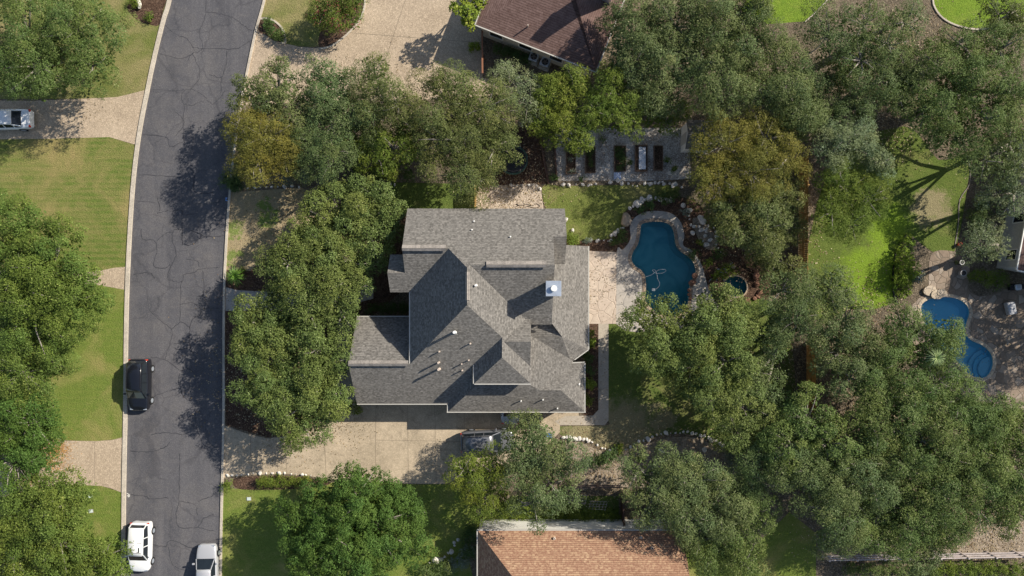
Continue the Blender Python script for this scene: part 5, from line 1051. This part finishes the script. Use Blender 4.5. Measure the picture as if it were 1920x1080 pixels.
c = P(1803, 492, .7); root = empty('bin', (c.x, c.y, 0), 0, 'black round bin with a white rim on the brown deck', 'bin'); mb = MB(); mb.cyl((0, 0, 0), .19, .75, 20, .21); mb.build('body', BLACK, root); mb = MB(); mb.tube([(.19 * math.cos(t), .19 * math.sin(t), .76) for t in np.linspace(0, 6.2832, 21)], .03, 8, False); mb.build('rim', WHITE, root)
c = P(1898, 578, .6); root = empty('storage_bench', (c.x, c.y, 0), R(14), 'pale grey covered bench on the brown deck at the right edge', 'bench'); mb = MB(); mb.box(-.36, .36, -.55, .55, .12, .62); mb.build('cover', plain('grey_cloth', (.45, .45, .46), .9, .1), root, bevel=.09)
for sx in (-.3, .3):
    for sy in (-.48, .48): mb = MB(); mb.box(sx - .03, sx + .03, sy - .03, sy + .03, 0, .14); mb.build('leg', BLACK, root)
c = P(1908, 538, .9); root = empty('grill', (c.x, c.y, 0), R(6), 'black barbecue grill with steel lid beside the covered bench', 'grill'); mb = MB(); mb.box(-.30, .30, -.28, .28, .1, .85); mb.build('cabinet', BLACK, root, bevel=.02)
mb = MB(); mb.box(-.28, .28, -.24, .24, .85, 1.08); mb.build('lid', METAL, root, bevel=.10); mb = MB(); mb.box(-.62, -.31, -.22, .22, .80, .84); mb.build('side_shelf', BLACK, root); mb = MB(); mb.box(.31, .62, -.22, .22, .80, .84); mb.build('side_shelf', BLACK, root)
mb = MB(); mb.tube([(-.2, -.27, .98), (.2, -.27, .98)], .018, 8); mb.build('handle', METAL, root)
mb = MB(); h = [P(*t) for t in [(965, 388), (972, 386), (968, 383), (978, 385), (988, 383), (998, 386), (1006, 382), (1012, 387), (1002, 390), (990, 387), (980, 390)]]
mb.tube([(q.x, q.y, .04) for q in [Vector((*v, 0)) for v in spline([q.to_2d() for q in h], False, 4)]], .018, 6); tag(mb.build('garden_hose', BLACK), 'dark garden hose coiled on the tan pebbles by the north eave', 'hose')

# ------------------------------------------------------------------ cars
def car(name, label, c, ang, L, Wd, Ht, paint, style='sedan', group=None, sunroof=False, rails_=False, cat='car'):
    """x forward; c: world point under the middle of the car"""
    root = empty(name, (c.x, c.y, 0), ang, label, cat, group); h2 = L / 2; w2 = Wd / 2
    if style == 'suv':
        st = [(-1.0, .72, .92, .62), (-.97, .88, .98, .66), (-.88, .97, 1.0, .68), (-.5, 1.0, 1.0, .64), (0, 1.0, .98, .62), (.42, 1.0, .97, .62), (.62, .985, .95, .61), (.85, .92, .88, .55), (.96, .80, .78, .48), (1.0, .62, .62, .44)]
        gh = [(-.93, .70, .72), (-.84, .78, .97), (-.4, .80, 1.0), (.05, .80, 1.0), (.20, .78, .97), (.50, .86, .64)]
    else:
        st = [(-1.0, .68, .60, .60), (-.97, .86, .66, .64), (-.85, .96, .67, .65), (-.5, 1.0, .66, .64), (0, 1.0, .65, .63), (.38, 1.0, .64, .62), (.6, .98, .62, .60), (.84, .92, .57, .54), (.96, .80, .50, .46), (1.0, .60, .42, .40)]
        gh = [(-.70, .74, .66), (-.42, .76, .96), (-.15, .76, 1.0), (.05, .76, 1.0), (.16, .74, .97), (.50, .84, .64)]
    bh = .62 if style == 'suv' else .66      # hood height share of the full height
    mb = MB(); rings = []
    for (t, wf, _, zt) in st:
        x = t * h2; w_ = w2 * wf; zb = Ht * zt; e = .10 if abs(t) > .99 else 0
        rings.append([(x - e * (1 if t > 0 else -1), 0, .22 + e), (x, w_ * .85, .20 + e), (x, w_ * .99, .34), (x, w_, .34 + (zb - .34) * .45), (x, w_ * .965, zb - .06), (x, w_ * .84, zb), (x, w_ * .42, zb + .035), (x, 0, zb + .04)])
    n = len(rings); full = []
    for r in rings: full.append(r + [(q[0], -q[1], q[2]) for q in r[-2:0:-1]])
    k = len(full[0]); vs = [v for r in full for v in r]; fs = []
    for i in range(n - 1):
        for j in range(k): fs.append((i * k + j, i * k + (j + 1) % k, (i + 1) * k + (j + 1) % k, (i + 1) * k + j))
    fs.append(tuple(range(k - 1, -1, -1))); fs.append(tuple((n - 1) * k + j for j in range(k)))
    mb.add(vs, fs); mb.build('body', paint, root, smooth=True, subd=2)
    # greenhouse: dark glass shell, painted roof panel and pillars over it
    g = MB(); ring = []
    for (t, wf, zt) in gh:
        x = t * h2; zt_ = Ht * zt; zb = Ht * bh - .02; wt_ = w2 * wf * (1 - .14 * max(0, (zt - bh) / (1 - bh)))
        ring.append([(x, w2 * .88, zb - .05), (x, wt_ + .02, max(zb, zt_ - .10)), (x, wt_ * .86, max(zb + .01, zt_ - .02)), (x, 0, max(zb + .02, zt_)), (x, -wt_ * .86, max(zb + .01, zt_ - .02)), (x, -wt_ - .02, max(zb, zt_ - .10)), (x, -w2 * .88, zb - .05)])
    vs = [v for r in ring for v in r]; fs = []; k = 7; n = len(ring)
    for i in range(n - 1):
        for j in range(k - 1): fs.append((i * k + j, i * k + j + 1, (i + 1) * k + j + 1, (i + 1) * k + j))
    fs.append(tuple(range(k))); fs.append(tuple((n - 1) * k + j for j in range(k - 1, -1, -1))); g.add(vs, fs)
    g.build('windows', GLASS, root, smooth=False, bevel=.02)
    # roof panel lying on the glass shell between the first and last high stations
    hi = [q for q in ring if q[3][2] > Ht * .93]; rp = MB(); vs = []; kk = 5
    x0 = hi[0][0][0]; x1 = hi[-1][0][0]
    for idx, q in enumerate(hi):
        dx = (-.10 if idx == 0 else (.06 if idx == len(hi) - 1 else 0))
        for j in (1, 2, 3, 4, 5): vs.append((q[j][0] + dx * (1 if j in (2, 3, 4) else .3), q[j][1] * 1.012, q[j][2] + .022 + (.02 if j != 3 else 0) * 0 - (.0 if dx == 0 else .01)))
    fs = [(i * kk + j, i * kk + j + 1, (i + 1) * kk + j + 1, (i + 1) * kk + j) for i in range(len(hi) - 1) for j in range(kk - 1)]
    rp.add(vs, fs); ro = rp.build('roof', paint, root, smooth=True); sm = ro.modifiers.new('t', 'SOLIDIFY'); sm.thickness = .025; sm.offset = 1
    pl = MB()
    def edge(i, j): q = ring[i][j]; return Vector(q) + Vector((0, 0, .008))
    for j in (1, 5):
        pl.bar(edge(-1, j) + Vector((0, 0, .0)), edge(-2, j), .06, .03)
        pl.bar(edge(0, j), edge(1, j), .09, .03)
        sgn = 1 if j == 1 else -1; a = edge(2, j)
        for xx in (-.12, -.46):
            q1 = Vector((xx * h2, sgn * (w2 * .885), Ht * bh)); q2 = Vector((xx * h2, sgn * (abs(ring[2][j][1]) + .005), Ht - .12)); pl.bar(q1, q2, .06, .03)
    pl.build('pillar', paint, root)
    for s_ in (-1, 1):
        for xx in (.62, -.60):
            wm = MB(); wm.tube([(xx * h2, s_ * (w2 - .20), .34), (xx * h2, s_ * (w2 + .015), .34)], .34, 20); wh = wm.build('wheel', RUBBER, root)
            wm = MB(); wm.tube([(xx * h2, s_ * (w2 + .005), .34), (xx * h2, s_ * (w2 + .03), .34)], .20, 12); wm.build('rim', METAL, wh)
        m_ = MB(); m_.box(.33 * h2 - .07, .33 * h2 + .07, s_ * (w2 + .02) - .02, s_ * (w2 + .20), Ht * bh - .02, Ht * bh + .12) if s_ > 0 else m_.box(.33 * h2 - .07, .33 * h2 + .07, -(w2 + .20), -(w2 + .02) + .02, Ht * bh - .02, Ht * bh + .12)
        m_.build('mirror', paint, root, bevel=.03)
        hl = MB(); hl.box(h2 * .90, h2 * .955, s_ * w2 * .62 - .14, s_ * w2 * .62 + .14, Ht * (st[-2][3]) - .10, Ht * st[-2][3] + .045); hl.build('headlight', METAL, root, bevel=.02)
        tl = MB(); tl.box(-h2 * .985, -h2 * .94, s_ * w2 * .74 - .12, s_ * w2 * .74 + .12, Ht * .50, Ht * .62 + .02); tl.build('tail_light', REDP, root, bevel=.02)
        if rails_: r_ = MB(); r_.bar((-.72 * h2, s_ * w2 * .64, Ht + .03), (.08 * h2, s_ * w2 * .64, Ht + .03), .04, .04); r_.build('roof_rail', BLACK, root)
    if sunroof:
        s_ = MB(); s_.box(-.02 * h2 - .22, -.02 * h2 + .22, -.40, .40, Ht + .018, Ht + .036); s_.build('sunroof', GLASS, root, bevel=.01)
        for xx in (-.30 * h2, .11 * h2): s_ = MB(); s_.box(xx - .015, xx + .015, -w2 * .62, w2 * .62, Ht + .02, Ht + .04); s_.build('roof_seam', BLACK, root)
    return root
def paint(name, c, rough=.25, metal=0):
    m = M(name, rough, .5); m.col(c); m.b.inputs['Metallic'].default_value = metal; m.b.inputs['Coat Weight'].default_value = .6; m.b.inputs['Coat Roughness'].default_value = .05; return m.m
PW = paint('white_car_paint', (.80, .80, .79)); PB = paint('black_car_paint', (.008, .009, .013)); PS = paint('silver_car_paint', (.52, .52, .53), .3, .3); PG = paint('grey_car_paint', (.17, .175, .19), .3, .3); PD = paint('dark_car_paint', (.05, .055, .07))
car('car', 'black suv parked at the left kerb in the middle of the road', P(259, 722, .9), R(-91), 4.55, 1.86, 1.68, PB, 'suv', 'parked cars', rails_=True)
car('car', 'white car with a sunroof parked at the left kerb near the bottom', P(262, 1026, .8), R(-91.5), 4.35, 1.86, 1.58, PW, 'suv', 'parked cars', sunroof=True)
car('car', 'silver car parked at the right kerb cut off by the bottom edge', P(387, 1072, .8), R(91), 4.7, 1.84, 1.45, PS, 'sedan', 'parked cars')
car('car', 'white sedan on the left drive cut off by the left edge', P(6, 223, .8), R(181), 4.8, 1.80, 1.42, PW, 'sedan', 'parked cars')
car('car', 'grey van on the main driveway half hidden by the oak', P(914, 828, .9), R(2), 4.7, 1.90, 1.72, PG, 'suv', 'parked cars', rails_=True)
car('car', 'left dark car tucked under the south eave of the garage', P(957, 748, .9), R(90), 4.4, 1.78, 1.45, PS, 'sedan', 'cars under the eave')
car('car', 'right dark car tucked under the south eave of the garage', P(998, 746, .9), R(90), 4.5, 1.80, 1.48, PD, 'sedan', 'cars under the eave')
print('LEAVES', LEAFCOUNT, 'ROCKS', NROCK)

# ------------------------------------------------------------------ fallen leaves: nobody could count them
def fallen(name, spots, n, cols, seed, sz=.09):
    rg = np.random.default_rng(seed); pts = []
    for (a, b, ra, rb, wgt) in spots:
        k = int(n * wgt); q = rg.normal(size=(k, 2)) * .55; c = P(a, b); pts.append(np.stack([c.x + q[:, 0] * ra * S, c.y + q[:, 1] * rb * S, .035 + rg.random(k) * .03], 1))
    pos = np.concatenate(pts); n = len(pos); nr = rg.normal(size=(n, 3)) * .35 + np.array((0, 0, 1)); cc = np.array(cols)[rg.integers(0, len(cols), n)] * (.7 + .6 * rg.random((n, 1)))
    me = leaves_mesh(name, pos.astype(np.float32), nr, rg.normal(size=(n, 3)), sz * (.7 + .7 * rg.random(n)), sz * .6 * (.7 + .7 * rg.random(n)), cc.astype(np.float32))
    o = bpy.data.objects.new(name, me); link(o); return tag(o, kind='stuff')
fallen('fallen_leaves', [(95, 858, 34, 34, 1.0), (110, 840, 20, 14, .3), (50, 900, 30, 14, .3)], 1500, [(.50, .26, .08), (.38, .20, .07), (.55, .32, .12)], 1)
fallen('fallen_leaves', [(x, y, 90, 80, 1) for x, y in ((1640, 220), (1480, 700), (1640, 760), (1600, 1000), (1860, 1000), (1440, 840), (1240, 860), (1100, 880), (560, 430), (480, 700), (560, 760), (1440, 450), (960, 330), (1600, 600), (1900, 300), (1700, 100), (1540, 860), (1760, 980))], 1500, [(.42, .33, .20), (.30, .21, .12), (.22, .15, .09), (.50, .42, .28)], 2, .13)
fallen('fallen_leaves', [(x, y, 60, 40, 1) for x, y in ((500, 850), (640, 800), (860, 860), (640, 130), (760, 120), (150, 210), (1120, 700), (1120, 540), (440, 560), (1890, 640), (1100, 520))], 130, [(.20, .13, .07), (.30, .22, .10), (.12, .10, .05)], 3, .10)
